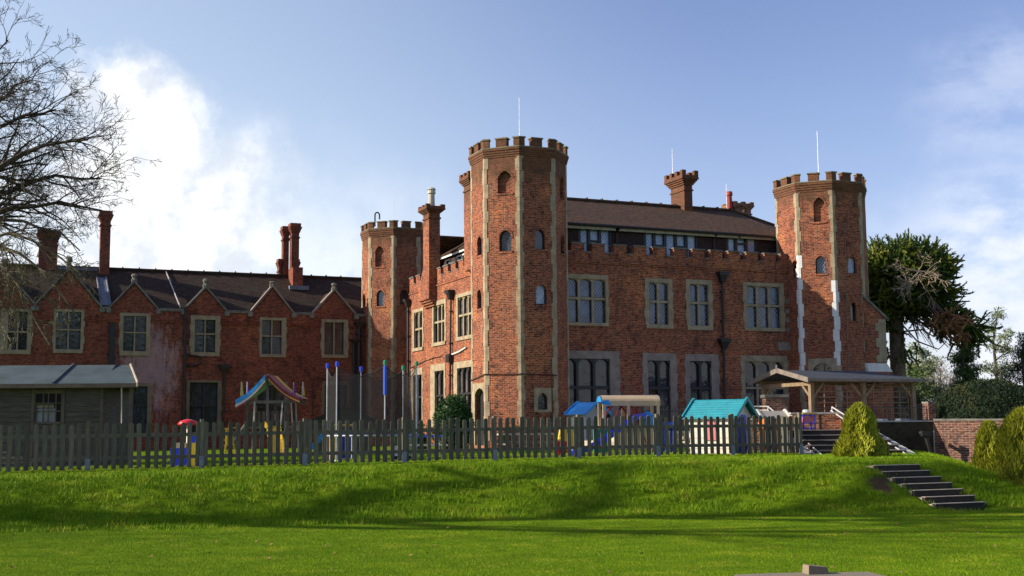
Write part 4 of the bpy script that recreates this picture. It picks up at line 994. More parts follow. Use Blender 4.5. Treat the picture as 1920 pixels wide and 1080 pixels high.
# stone staircase with brick cheek walls
sc_ = thing('terrace_stairs', 'wide stone steps with brick cheek walls and white handrails up to the terrace', 'stairs', (10.3, 36.2, 0), 0)
def stp(Y, L, R_): return L, R_
nst = 6
for i in range(nst):
    Y = i * .52; z = .72 + (i + 1) * .148; xl, xr = -1.38 - i * .05 + .0, 1.3 - i * .07
    mb = MB(); mb.box(xl, xr, Y, Y + .6, z - .3, z - .03, 0); mb.box(xl, xr, Y - .03, Y + .6, z - .028, z, 1); mb.build('step', ['sleeper_face', 'stone_grey'], sc_)
mb = MB(); mb.box(-1.7, .95, nst * .52 - .0, 6.0, .4, 1.6); mb.build('landing', 'stone_grey', sc_)
def cheek(x0, y0, z0_, x1, y1, z1_, th=.24):
    mb = MB(); mb.hexa([(x0, y0, 0), (x0 + th, y0, 0), (x1 + th, y1, 0), (x1, y1, 0), (x0, y0, z0_), (x0 + th, y0, z0_), (x1 + th, y1, z1_), (x1, y1, z1_)])
    mb.hexa([(x0 - .03, y0, z0_ + .003), (x0 + th + .03, y0, z0_ + .003), (x1 + th + .03, y1, z1_ + .003), (x1 - .03, y1, z1_ + .003), (x0 - .03, y0, z0_ + .07), (x0 + th + .03, y0, z0_ + .07), (x1 + th + .03, y1, z1_ + .07), (x1 - .03, y1, z1_ + .07)], 1)
    mb.build('cheek_wall', ['stair_brick', 'white_coping'], sc_)
cheek(1.35, -.4, .62, .72, 5.9, 2.02); cheek(-1.62, -.3, .6, -1.84, 3.1, 1.42)
mb = MB(); mb.box(-.95, .7, 5.62, 5.86, 1.2, 2.12); mb.box(-1.0, .74, 5.58, 5.9, 2.122, 2.18, 1); mb.box(-.05, .02, 5.60, 5.62, 1.2, 2.1, 2); mb.build('brick_parapet', ['stair_brick', 'white_coping', 'black_iron'], sc_)
mb = MB(); mb.box(-2.95, -2.1, 5.0, 5.3, .7, 2.05); mb.box(-2.99, -2.06, 4.96, 5.34, 2.052, 2.12, 1); mb.build('brick_pier', ['stair_brick', 'stone'], sc_)
mb = MB(); mb.box(-1.2, -.45, 8.6, 9.3, 1.4, 2.75); mb.box(-1.26, -.39, 8.54, 9.36, 2.752, 2.86, 1); mb.build('brick_pier', ['old_wall_brick', 'coping'], sc_)
def wl(px, py, Y): p = W(px, py, Y); return (p.x - 10.3, p.y - 36.2, p.z)
for pts in ((wl(1725, 868, 35.6), wl(1560, 763, 42.3)), (wl(1712, 872, 35.6), wl(1558, 770, 42.3)), (wl(1545, 857, 36.0), wl(1503, 820, 38.6)), (wl(1538, 861, 36.0), wl(1500, 827, 38.6))):
    mb = MB(); mb.tube(pts, .025, 6); mb.build('handrail', 'steel_rail', sc_)
for pts in ([wl(1414, 762, 45), wl(1440, 762, 43.5), wl(1474, 791, 41.2)], [wl(1414, 769, 45), wl(1439, 769, 43.5), wl(1468, 795, 41.2)], [wl(1440, 762, 43.5), wl(1440, 783, 43.5)], [wl(1560, 763, 42.3), wl(1560, 782, 42.3)], [wl(1645, 816, 38.6), wl(1645, 832, 38.6)]):
    mb = MB(); mb.tube(pts, .022, 6); mb.build('handrail', 'steel_rail', sc_)
# black pipe down the retaining wall
mb = MB(); a = W(1736, 818, 40.9); b = W(1753, 872, 40.9); mb.tube([a + V(-.06, .3, .12), a, b], .07, 8); mb.box(a.x - .14, a.x + .14, a.y - .1, a.y + .1, a.z, a.z + .16)
tag(mb.build('drainpipe', 'black_iron'), 'leaning black drainpipe against the mossy retaining wall', 'pipe')
gp_ = thing('garden_gate', 'dark iron gate with a brick pier at the end of the pergola', 'gate', tuple(W(1718, 790, 46.0).xy) + (TZ,), .3)
mb = MB(); 
for i in range(8): mb.tube([(i * .055, 0, 0), (i * .055, 0, .98)], .012, 4)
mb.bar((0, 0, .9), (.4, 0, .9), .03, .03); mb.build('bars', 'black_iron', gp_); mb = MB(); mb.box(.44, .76, -.15, .2, -.4, 1.02); mb.box(.42, .78, -.17, .22, 1.022, 1.08, 1); mb.build('pier', ['old_wall_brick', 'coping'], gp_)

# ---- pergola
PA = 23; pY = 52.0
p0 = W(1522, 760, pY)
pg = thing('timber_pergola', 'open timber pergola shelter with grey felt roof and trellis on the terrace', 'pergola', (p0.x, p0.y, TZ - .1), math.radians(PA))
R4 = Matrix.Rotation(-math.radians(PA), 4, 'Z'); pinv = lambda p: R4 @ (p - V(p0.x, p0.y, TZ - .1))
def pgl(px, py, t):    # sight line onto the pergola plane y = t
    q0 = R4 @ (EYE - V(p0.x, p0.y, TZ - .1)); d = R4 @ ray(px, py); k = (t - q0.y) / d.y; return q0 + d * k
ev = pgl(1522, 716, 0).z; xr = pgl(1712, 750, 0).x; xm = pgl(1619, 750, 0).x
dep = 3.4
for x in (0, xm, xr):
    for y in (0, dep):
        mb = MB(); mb.box(x - .09, x + .09, y - .09, y + .09, 0, ev); mb.build('post', 'pergola_wood', pg)
        if y == 0:
            mb = MB()
            for sg in (-1, 1):
                if (x == 0 and sg < 0) or (x == xr and sg > 0): continue
                mb.bar((x + sg * .09, y, ev - .62), (x + sg * .62, y, ev - .04), .08, .10)
            mb.build('brace', 'pergola_wood', pg)
for y in (0, dep): mb = MB(); mb.box(-.3, xr + .3, y - .07, y + .07, ev + .002, ev + .15); mb.build('beam', 'pergola_wood', pg)
for x in (-.0, xr): mb = MB(); mb.box(x - .06, x + .06, .1, dep - .1, ev - .15, ev - .002); mb.build('beam', 'pergola_wood', pg)
mb = MB(); mb.bar((0, .09, ev - .6), (0, .65, ev - .05), .08, .1); mb.bar((0, dep - .09, ev - .6), (0, dep - .65, ev - .05), .08, .1); mb.build('brace', 'pergola_wood', pg)
rzp = pgl(1467, 694, dep / 2).z; x0_ = -.45; x1_ = xr + .5; eo = .45; ezp = ev + .12
mb = MB(); hp = 1.6
rf(mb, [V(x0_, -eo, ezp), V(x1_, -eo, ezp), V(x1_ - hp, dep / 2, rzp), V(x0_, dep / 2, rzp)], .06); rf(mb, [V(x1_, dep + eo, ezp), V(x0_, dep + eo, ezp), V(x0_, dep / 2, rzp), V(x1_ - hp, dep / 2, rzp)], .06)
rf(mb, [V(x1_, -eo, ezp), V(x1_, dep + eo, ezp), V(x1_ - hp, dep / 2, rzp)], .06)
prf = mb.build('roof', 'felt', pg)
mb = MB()
for sg in (-1, 1): y_ = dep / 2 + sg * (dep / 2 + eo + .05); mb.hexa([(x0_ - .07, y_, ezp - .16), (x0_ - .005, y_, ezp - .16), (x0_ - .005, dep / 2, rzp - .12), (x0_ - .07, dep / 2, rzp - .12), (x0_ - .07, y_, ezp + .04), (x0_ - .005, y_, ezp + .04), (x0_ - .005, dep / 2, rzp + .08), (x0_ - .07, dep / 2, rzp + .08)] if sg < 0 else [(x0_ - .07, dep / 2, rzp - .12), (x0_ - .005, dep / 2, rzp - .12), (x0_ - .005, y_, ezp - .16), (x0_ - .07, y_, ezp - .16), (x0_ - .07, dep / 2, rzp + .08), (x0_ - .005, dep / 2, rzp + .08), (x0_ - .005, y_, ezp + .04), (x0_ - .07, y_, ezp + .04)])
mb.tube([(x0_ - .06, dep / 2, rzp), (x0_ - .06, dep / 2, rzp + .22)], .05, 4); mb.build('bargeboard', 'grey_wood', prf)
mb = MB(); mb.box(x0_, x1_, -eo - .03, -eo - .003, ezp - .1, ezp + .02); mb.build('fascia', 'grey_wood', prf)
mb = MB()
for a, b in ((.12, xm - .12), (xm + .12, xr - .12)):
    n = 5 if a < 1 else 6
    for i in range(n): x = a + .04 + (b - a - .08) * i / (n - 1); mb.box(x - .02, x + .02, .10, .13, .1, ev - .05)
    for i in range(9): z = .12 + (ev - .3) * i / 8; mb.box(a, b, .131, .155, z, z + .04)
mb.build('trellis', 'pergola_wood', pg)
mb = MB(); mb.box(-.2, xr + .2, -.45, -.41, .30, .33); mb.box(-.2, xr + .2, -.45, -.41, 1.05, 1.08)
for i in range(int(xr / .12)): mb.tube([(i * .12, -.43, 0), (i * .12, -.43, 1.08)], .009, 4)
mb.build('guard_rail', 'black_iron', pg)
# things under and beside the pergola
def cartlike(): pass
ct = thing('play_trolley', 'blue framed trolley with a yellow top on the stair landing', 'trolley', tuple(W(1514, 806, 40.0).xy) + (1.6,), .2)
mb = MB()
for x in (-.2, .2):
    for y in (-.15, .15): mb.tube([(x, y, 0), (x, y, .50)], .025, 6)
for z in (.05, .22, .46): mb.bar((-.2, -.15, z), (.2, -.15, z), .03, .03); mb.bar((-.2, .15, z), (.2, .15, z), .03, .03); mb.bar((.2, -.15, z), (.2, .15, z), .03, .03)
mb.build('frame', 'plastic_blue', ct); mb = MB(); mb.box(-.23, .23, -.18, .18, .505, .54); mb.build('top', 'plastic_yellow', ct)
mb = MB(); mb.box(-.17, .17, -.12, .12, .24, .42); mb.build('tray', 'plastic_pink', ct)
bn = thing('white_bin', 'small white lidded container on the terrace beside the brick pier', 'bin', tuple(W(1512, 780, 44.2).xy) + (1.98,), 0)
mb = MB(); mb.tube([(0, 0, -.5), (0, 0, .0), (0, 0, .28)], [.1, .12, .13], 10); mb.tube([(0, 0, .282), (0, 0, .32)], [.14, .1], 10); mb.build('drum', 'white_paint', bn)
for i, (px, c, lab) in enumerate(((1648, 'plastic_grey', 'covered dark play tray under the left of the pergola'), (1695, 'lead', 'long dark covered tray under the right of the pergola'))):
    q = W(px, 784, 49.5); t = thing('covered_tray', lab, 'tray', (q.x, q.y, 1.78), .4); mb = MB(); n = 8
    mb.frustum([(.55 * math.cos(a), .3 * math.sin(a)) for a in [2 * math.pi * k / n for k in range(n)]], [(.4 * math.cos(a), .18 * math.sin(a)) for a in [2 * math.pi * k / n for k in range(n)]], 0, .2); mb.build('cover', c, t)
    mb = MB()
    for sx in (-.35, .35): mb.bar((sx, -.15, -.29), (sx, -.15, 0), .05, .05); mb.bar((sx, .15, -.29), (sx, .15, 0), .05, .05)
    mb.build('legs', 'grey_wood', t)
# ================================================================= picket fence
f0, f1 = V(-14.2, 29.36, 0), V(8.5, 37.0, 0); fd = (f1 - f0); FL = fd.length; fa = math.atan2(fd.y, fd.x); fd.normalize()
fz0 = ground_z(f0.x, f0.y, False)
fence = thing('picket_fence', 'long weathered grey wooden picket fence along the top of the grass bank', 'fence', (f0.x, f0.y, fz0), fa)
def fz(a): p = f0 + fd * a; return ground_z(p.x, p.y, False) - fz0
def picket_mesh(seed):
    r = random.Random(seed); mb = MB(); w2 = .057 + r.uniform(-.004, .004); h = 1.11 + r.uniform(-.035, .03)
    out = [(-w2, .02), (w2, .02), (w2, h - .045)] + [(w2 * math.cos(t), h - .045 + .045 * math.sin(t)) for t in (.5, 1.05, 1.57, 2.1, 2.64)] + [(-w2, h - .045)]
    n = len(out)
    mb.face([(x, -.011, z) for x, z in out]); mb.face([(x, .011, z) for x, z in reversed(out)])
    for i in range(n): j = (i + 1) % n; mb.face([(out[j][0], -.011, out[j][1]), (out[i][0], -.011, out[i][1]), (out[i][0], .011, out[i][1]), (out[j][0], .011, out[j][1])])
    return mb
pms = []
for i in range(6):
    o = picket_mesh(i).build('picket', 'aged_wood'); pms.append(o.data); bpy.data.objects.remove(o)
n_p = int(FL / .2); i0 = n_p - 111; rest = MB(); k = 0
i = n_p
first = 9                                          # left of the picture edge nothing shows
for i in range(first, n_p + 1):
    a = i * .2; tilt = random.gauss(0, .016); dz = random.uniform(-.015, .015)
    if i < first + 100:
        o = bpy.data.objects.new('picket', random.choice(pms)); COL.objects.link(o); o.parent = fence; o.location = (a + random.uniform(-.008, .008), -.052, fz(a) + dz + .03); o.rotation_euler = (random.uniform(-.01, .01), tilt, 0)
    else:
        pm = picket_mesh(i); b = len(rest.v); rest.v += [(x + a, y - .052, z + fz(a) + dz + .03) for x, y, z in pm.v]; rest.f += [tuple(b + q for q in f) for f in pm.f]; rest.m += pm.m
bx = FL
for j in range(1, 9):                              # short return at the far end
    pm = picket_mesh(500 + j); b = len(rest.v); rest.v += [(bx - y - .0 - j * .03, x + j * .2, z + fz(FL) + .03) for x, y, z in pm.v]; rest.f += [tuple(b + q for q in f) for f in pm.f]; rest.m += pm.m
o = rest.build('pickets', 'aged_wood', fence); o['kind'] = 'stuff'
for z in (.30, .85):
    mb = MB()
    n = 24
    for q in range(n): a, b = FL * q / n, FL * (q + 1) / n; mb.bar((a, -.02, fz(a) + z), (b, -.02, fz(b) + z), .045, .09)
    mb.build('rail', 'aged_wood', fence)
    mb = MB(); mb.bar((FL + .02, .1, fz(FL) + z), (FL - .22, 1.7, fz(FL) + z), .04, .09); mb.build('rail', 'aged_wood', fence)
def fence_a(px):
    d = ray(px, 830); n = V(-fd.y, fd.x, 0); k_ = (f0 - EYE).dot(n) / d.dot(n); return (EYE + d * k_ - f0).dot(fd)
for px in (-45, 165, 378, 571, 757, 927, 1084, 1232, 1372, 1500):
    a = fence_a(px); mb = MB(); z = fz(a); mb.box(a - .045, a + .045, -.075, .045, z + .02, z + 1.21 + random.uniform(-.02, .03), 0); mb.box(a - .06, a + .06, -.092, -.066, z - .02, z + .30, 1); mb.build('post', ['aged_wood', 'post_spur'], fence)

# ================================================================= shed
sp0 = W(190, 800, 35.4); SHR = math.radians(3)
shed = thing('garden_shed', 'weathered grey boarded garden shed with pale green felt roof left of the play area', 'shed', (sp0.x, sp0.y, .72), SHR)
R5 = Matrix.Rotation(-SHR, 4, 'Z')
def shl(px, py, t): q0 = R5 @ (EYE - V(sp0.x, sp0.y, .72)); d = R5 @ ray(px, py); k = (t - q0.y) / d.y; return q0 + d * k
spl = Pl((0, 0), (1, 0), (0, -1)); dS = 3.0; eS = shl(100, 722, -.35).z; wz = eS + .06
wa, wb = shl(66, 760, 0).x, shl(116, 760, 0).x; wc, wdz = shl(90, 791, 0).z, shl(90, 738, 0).z
mb = MB(); LX = -6.5
# lapped boards
z = 0; bh = .145
while z < wz:
    for a, b in ((LX, wa), (wb, 0)) if wc - .02 < z + bh / 2 < wdz else ((LX, 0),):
        mb.hexa([(a, -.035, z), (b, -.035, z), (b, 0, z), (a, 0, z), (a, -.012, z + bh), (b, -.012, z + bh), (b, 0, z + bh), (a, 0, z + bh)])
    z += bh
mb.box(-.03, .0, .001, dS, 0, wz); mb.box(LX, 0, dS - .03, dS, 0, wz); mb.box(LX, LX + .03, .0, dS - .04, 0, wz)
mb.face([(0, 0, wz), (0, dS, wz), (0, dS / 2, wz + .66)]); mb.build('wall', 'shed_wood', shed)
mb = MB()
for x in (0.0, wa - .05, wb + .05): mb.box(x - .04, x + .04, -.05, -.036, 0, wz)
mb.box(wa, wb, -.055, 0, wc - .06, wc); mb.box(wa, wb, -.055, 0, wdz, wdz + .1); mb.box(LX, 0, -.051, -.037, wz - .16, wz); mb.build('trim', 'shed_trim', shed)
wf = MB()
for f_ in (.0, .31, .5, .78, 1.0): x = wa + (wb - wa) * f_; wf.box(max(wa, x - .018), min(wb, x + .018), -.02, .01, wc, wdz)
for f_ in (.38, .66): wf.box(wa + .02, wb - .02, -.018, .008, wc + (wdz - wc) * f_ - .015, wc + (wdz - wc) * f_ + .015)
wo_ = wf.build('window', 'shed_trim', shed)
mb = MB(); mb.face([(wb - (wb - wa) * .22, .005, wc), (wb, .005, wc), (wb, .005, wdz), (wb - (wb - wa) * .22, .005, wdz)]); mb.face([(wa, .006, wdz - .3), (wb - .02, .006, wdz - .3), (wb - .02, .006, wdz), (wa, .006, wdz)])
mb.face([(wa, .3, wc - .3), (wb, .3, wc - .3), (wb, .3, wdz), (wa, .3, wdz)]); mb.build('pane', 'dark_void', wo_)  # first face: dark sheet behind the opening, stands for the unlit inside
mb = MB(); mb.face([(wa, .1, wc), (wb - .2, .1, wc), (wb - .2, .1, wc + .38), (wa, .1, wc + .38)]); mb.face([(wa, .09, wc + .4), (wb - .25, .11, wc + .4), (wb - .25, .11, wc + .75), (wa, .09, wc + .75)], 1); mb.build('curtain', ['plastic_grey', 'cream_render'], wo_)
xe = shl(257, 720, -.35).x; xr_ = shl(243, 684, dS / 2).x; rS = shl(240, 684, dS / 2).z
mb = MB(); rf(mb, [V(LX - .2, -.35, eS + .04), V(xe, -.35, eS + .04), V(xr_, dS / 2, rS), V(LX - .2, dS / 2, rS)], .05); rf(mb, [V(xe - .9, dS + .35, eS + .04), V(LX - .2, dS + .35, eS + .04), V(LX - .2, dS / 2, rS), V(xr_, dS / 2, rS)], .05)
xm_ = shl(117, 700, .5).x; mb.bar((xm_, -.36, eS + .07), (xm_, dS / 2, rS + .03), .06, .03)
rfs = mb.build('roof', 'shed_felt', shed)
mb = MB(); mb.hexa([(xe + .002, -.4, eS - .06), (xe + .04, -.4, eS - .06), (xr_ + .04, dS / 2, rS - .1), (xr_ + .002, dS / 2, rS - .1), (xe + .002, -.4, eS + .08), (xe + .04, -.4, eS + .08), (xr_ + .04, dS / 2, rS + .04), (xr_ + .002, dS / 2, rS + .04)]); mb.build('bargeboard', 'cream_render', rfs)
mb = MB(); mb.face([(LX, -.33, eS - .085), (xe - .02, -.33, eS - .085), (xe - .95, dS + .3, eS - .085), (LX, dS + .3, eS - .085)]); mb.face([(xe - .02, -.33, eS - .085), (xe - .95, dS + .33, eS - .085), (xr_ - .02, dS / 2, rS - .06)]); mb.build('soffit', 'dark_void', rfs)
mb = MB(); mb.box(LX, xe, -.36, -.33, eS - .08, eS + .035); mb.build('fascia', 'shed_trim', rfs)
mb = MB(); mb.box(xe - .25, xe - .16, -.2, -.11, 0, eS); mb.build('post', 'shed_trim', shed)
mb = MB(); x_ = shl(229, 760, -.3).x; mb.tube([(x_ - .03, -.3, eS), (x_ + .03, -.28, 0)], .02, 6); mb.build('pole', 'cream_render', shed)

# ================================================================= play equipment
def at(px, py, Y): p = W(px, py, Y); return p
def gpt(px, Y): p = W(px, 830, Y); return (p.x, p.y, ground_z(p.x, p.y, False))
# trampoline
TC = gpt(698, 37.0)
tr = thing('trampoline', 'round trampoline with tall net poles capped in blue and green', 'trampoline', TC)
RT = 1.36; 
poles = [(614, 684, 'plastic_blue'), (632, 681, 'plastic_blue'), (677, 690, 'plastic_blue'), (722, 678, 'plastic_green'), (756, 688, 'plastic_green'), (781, 680, 'plastic_green')]
depths = [37.0, 36.0, 38.1, 35.8, 38.0, 37.0]
tops = []
for (px, py, c), Y in zip(poles, depths):
    p = W(px, py, Y); q = p - V(*TC); q.z = p.z - TC[2]; tops.append(V(q.x, q.y, q.z))
    mb = MB(); mb.tube([(q.x, q.y, .0), (q.x, q.y, q.z)], .022, 8); po = mb.build('net_pole', 'galvanised', tr)
    mb = MB(); mb.tube([(q.x, q.y, q.z - .1), (q.x, q.y, q.z + .02), (q.x, q.y, q.z + .05)], [.05, .055, .02], 8); mb.build('cap', c, po)
    if px == 722: mb = MB(); mb.tube([(q.x, q.y, q.z - .95), (q.x, q.y, q.z - .12)], .05, 8); mb.build('foam_sleeve', 'foam_blue', po)
mb = MB(); n = 20; cz = .72
mb.tube([(RT * math.cos(2 * math.pi * i / n), RT * math.sin(2 * math.pi * i / n), cz) for i in range(n + 1)], .03, 6, cap=False); mb.build('ring', 'galvanised', tr)
mb = MB()
for i in range(n):
    a, b = 2 * math.pi * i / n, 2 * math.pi * (i + 1) / n
    mb.face([(RT * math.cos(a), RT * math.sin(a), cz + .05), (RT * math.cos(b), RT * math.sin(b), cz + .05), (RT * .8 * math.cos(b), RT * .8 * math.sin(b), cz + .05), (RT * .8 * math.cos(a), RT * .8 * math.sin(a), cz + .05)])
mb.build('edge_pad', 'foam_blue', tr)
mb = MB(); mb.face([(RT * .8 * math.cos(2 * math.pi * i / n), RT * .8 * math.sin(2 * math.pi * i / n), cz + .03) for i in range(n)]); mb.build('mat', 'black_frame', tr)
for i in range(4):
    a = math.pi / 4 + i * math.pi / 2; mb = MB(); mb.tube([(RT * math.cos(a - .2), RT * math.sin(a - .2), cz), (RT * math.cos(a - .2), RT * math.sin(a - .2), .02), (RT * math.cos(a + .2), RT * math.sin(a + .2), .02), (RT * math.cos(a + .2), RT * math.sin(a + .2), cz)], .022, 6); mb.build('leg', 'galvanised', tr)
mb = MB(); order = [0, 2, 4, 5, 3, 1, 0]
for a, b in zip(order, order[1:]):
    A, B = tops[a], tops[b]
    for q in range(4):
        k0, k1 = q / 4, (q + 1) / 4; f = lambda k_: A.lerp(B, k_) - V(0, 0, .12 + .28 * math.sin(math.pi * k_))
        mb.tube([f(k0), f(k1)], .012, 4)
        P0, P1 = f(k0), f(k1); mb.face([(P0.x, P0.y, cz + .06), (P1.x, P1.y, cz + .06), tuple(P1), tuple(P0)], 1)
mb.build('safety_net', ['black_iron', 'netting'], tr)
# canvas-roofed play tower
pt_ = thing('play_tower', 'wooden play tower with striped canvas roof, pennants and a yellow slide', 'play frame', gpt(508, 45.5))
o3 = V(*gpt(508, 45.5))
def pl3(px, py, Y): return W(px, py, Y) - o3
hw2 = .72
for x in (-hw2, hw2):
    for y in (-.7, .7): mb = MB(); mb.box(x - .05, x + .05, y - .05, y + .05, 0, 1.98); mb.build('post', 'shed_trim', pt_)
mb = MB(); mb.box(-.045, .045, -.75, -.68, 1.2, 2.95); mb.box(-.045, .045, .68, .75, 1.2, 2.95); mb.build('post', 'grey_wood', pt_)
mb = MB(); mb.box(-hw2 - .4, hw2 + .42, -.76, -.68, 1.9, 2.0); mb.box(-hw2 - .4, hw2 + .42, .68, .76, 1.9, 2.0); mb.box(-hw2, hw2, -.7, .7, 1.0, 1.08); mb.build('beam', 'grey_wood', pt_)
mb = MB()
for i in range(9): x = -hw2 + .09 + i * .165; mb.box(x - .055, x + .055, -.72, -.70, 1.08, 1.62)
for i in range(7): y = -.6 + i * .2; mb.box(-hw2 - .02, -hw2, y - .08, y + .08, 1.08, 1.62)
mb.build('railing', 'shed_trim', pt_)
ap = pl3(513, 703, 45).z; el = pl3(447, 750, 45); er_ = pl3(566, 746, 45)
mb = MB(); ns = 6
for sg, e in ((-1, el), (1, er_)):
    for q in range(ns):
        def cp_(k_): x = .05 + (e.x - .05) * k_; return x, ap + (e.z - ap) * k_ - .12 * math.sin(math.pi * k_)
        (x0, z0_), (x1, z1_) = cp_(q / ns), cp_((q + 1) / ns)
        for b, (ya, yb) in enumerate(((-.95, -.7), (-.7, -.35), (-.35, .35), (.35, .95))):
            mi = ((1, 0, 0, 0) if sg < 0 else (3, 3, 3, 4))[b]
            mb.face([(x0, ya, z0_), (x1, ya, z1_), (x1, yb, z1_), (x0, yb, z0_)], mi)
for sg, e in ((-1, el), (1, er_)):
    for q in range(ns):
        (x0, z0_), (x1, z1_) = [(.05 * sg + (e.x - .05 * sg) * k_, ap + (e.z - ap) * k_ - .12 * math.sin(math.pi * k_)) for k_ in (q / ns, (q + 1) / ns)]
        for d0, d1, mi in (((0, .16, 0), (.16, .26, 1), (.26, .29, 2)) if sg < 0 else ((0, .12, 3), (.12, .17, 4), (.17, .22, 3))):
            mb.face([(x0, -.97, z0_ - d0), (x1, -.97, z1_ - d0), (x1, -.99, z1_ - d1), (x0, -.99, z0_ - d1)], mi)
mb.build('canvas_roof', ['plastic_sky', 'plastic_cream', 'plastic_pink', 'plastic_maroon', 'plastic_yellow'], pt_)
for px, c, y0 in ((452, 'plastic_yellow', 716), (463, 'plastic_purple', 716), (550, 'plastic_purple', 717), (567, 'plastic_yellow', 716)):
    q = pl3(px, 748, 45.3 if px != 463 else 46.6); qt = pl3(px, y0, 45.3 if px != 463 else 46.6); mb = MB(); mb.tube([(q.x, q.y, q.z), (q.x, q.y, qt.z)], .012, 4)
    mb.hexa([(q.x - .04, q.y, q.z + .12), (q.x + .09, q.y, q.z + .12), (q.x + .09, q.y + .01, q.z + .12), (q.x - .04, q.y + .01, q.z + .12), (q.x, q.y, qt.z), (q.x + .03, q.y, qt.z), (q.x + .03, q.y + .01, qt.z), (q.x, q.y + .01, qt.z)], 1); mb.build('pennant', ['galvanised', c], pt_)
mb = MB()
pth = [(.15, -.75, 1.1), (.3, -1.2, 1.02), (.55, -1.9, .5), (.7, -2.4, .15), (.75, -2.7, .12)]
for (a, b) in zip(pth, pth[1:]):
    a, b = V(*a), V(*b); w_ = .23
    mb.face([a + V(-w_, 0, 0), a + V(w_, 0, 0), b + V(w_, 0, 0), b + V(-w_, 0, 0)]); 
    for s_ in (-w_, w_): mb.hexa([a + V(s_ - .02, 0, -.03), a + V(s_ + .02, 0, -.03), b + V(s_ + .02, 0, -.03), b + V(s_ - .02, 0, -.03), a + V(s_ - .02, 0, .16), a + V(s_ + .02, 0, .16), b + V(s_ + .02, 0, .16), b + V(s_ - .02, 0, .16)])
mb.build('slide', 'plastic_yellow', pt_)
mb = MB(); mb.bar((-.45, -.8, 1.95), (-.28, -1.9, 0), .06, .06); mb.bar((.55, -.8, 1.9), (.62, -1.5, 1.1), .05, .05); mb.bar((-.75, -.75, 1.2), (-1.15, -.9, .6), .06, .06); mb.bar((.85, -.75, 1.9), (1.0, -.8, 0), .04, .04); mb.bar((.95, -.4, 1.9), (1.08, -.4, 0), .04, .04); mb.build('climbing_pole', 'cream_render', pt_)
mb = MB()
for i in range(5): mb.bar((-1.5, -.9, .2 + i * .2), (-1.1, -.9, .24 + i * .2), .03, .03)
mb.bar((-1.5, -.9, 0), (-1.3, -.9, 1.2), .05, .05); mb.bar((-1.1, -.9, 0), (-1.25, -.9, 1.2), .05, .05); mb.box(-1.45, -1.38, -.95, -.8, .4, 1.0, 0); mb.build('ladder', 'plastic_yellow', pt_)
# small dark-roofed playhouse behind the trampoline
lw = thing('low_play_shed', 'low wooden play shed with a grey felt gable roof behind the trampoline', 'shed', gpt(643, 50), .15)
o4 = V(*gpt(643, 50)); z_a = (W(645, 762, 50) - o4).z; z_e = (W(585, 787, 50) - o4).z
mb = MB(); mb.box(-1.15, 1.15, -.8, .8, 0, z_e); mb.face([(-1.15, -.8, z_e), (1.15, -.8, z_e), (0, -.8, z_a)]); mb.build('wall', 'shed_wood', lw)
mb = MB(); rf(mb, [V(-1.35, .95, z_e - .05), V(-1.35, -.95, z_e - .05), V(0, -.95, z_a + .02), V(0, .95, z_a + .02)], .04); rf(mb, [V(1.35, -.95, z_e - .05), V(1.35, .95, z_e - .05), V(0, .95, z_a + .02), V(0, -.95, z_a + .02)], .04); mb.build('roof', 'felt', lw)
# red-topped activity table by the fence
rm = thing('activity_stand', 'toy activity stand with a red domed top on blue and yellow blocks by the fence', 'toy', gpt(352, 34.0)); oz = gpt(352, 34.0)[2]
zt2 = W(354, 786, 34).z - oz
mb = MB(); mb.tube([(0, 0, zt2 - .17), (0, 0, zt2 - .13), (0, 0, zt2 - .05), (0, 0, zt2)], [.24, .29, .22, .06], 16); mb.build('dome_top', 'plastic_red', rm, smooth=True)
mb = MB(); mb.tube([(.03, 0, .5), (.03, 0, zt2 - .15)], .07, 10); mb.build('column', 'plastic_cream', rm)
mb = MB(); mb.box(-.42, .10, -.2, .2, 0, .48); mb.build('base', 'plastic_blue', rm); mb = MB(); mb.box(.14, .32, -.2, .2, .0, .62); mb.build('side_block', 'plastic_yellow', rm)
mb = MB(); mb.box(-.3, .0, -.18, .18, .484, .62); mb.build('tray', 'plastic_beige', rm); mb = MB(); mb.box(.12, .34, -.18, .18, .625, .8); mb.build('basin', 'plastic_blue', rm)
# colourful panel climber
pc_ = thing('panel_climber', 'low plastic climbing frame of orange, yellow, blue and green panels with a blue slide', 'play frame', gpt(628, 38.5), .15)
for x0, x1, c in ((-.36, -.12, 'plastic_orange'), (-.10, .12, 'plastic_yellow'), (.14, .50, 'plastic_blue'), (.52, .66, 'plastic_green')):
    mb = MB(); mb.box(x0, x1, -.3, -.24, .0, .92); mb.box(x0, x1, .24, .3, .0, .92); mb.build('panel', c, pc_)
mb = MB(); mb.tube([(-.15, -.27, 1.03), (.60, -.27, 1.03)], .04, 8); mb.tube([(-.15, .27, 1.03), (.60, .27, 1.03)], .04, 8); mb.build('top_bar', 'plastic_yellow', pc_)
mb = MB(); mb.hexa([(-.95, -.25, .02), (-.38, -.25, .62), (-.38, .25, .62), (-.95, .25, .02), (-.98, -.25, .14), (-.40, -.25, .84), (-.40, .25, .84), (-.98, .25, .14)]); mb.build('slide', 'plastic_sky', pc_)
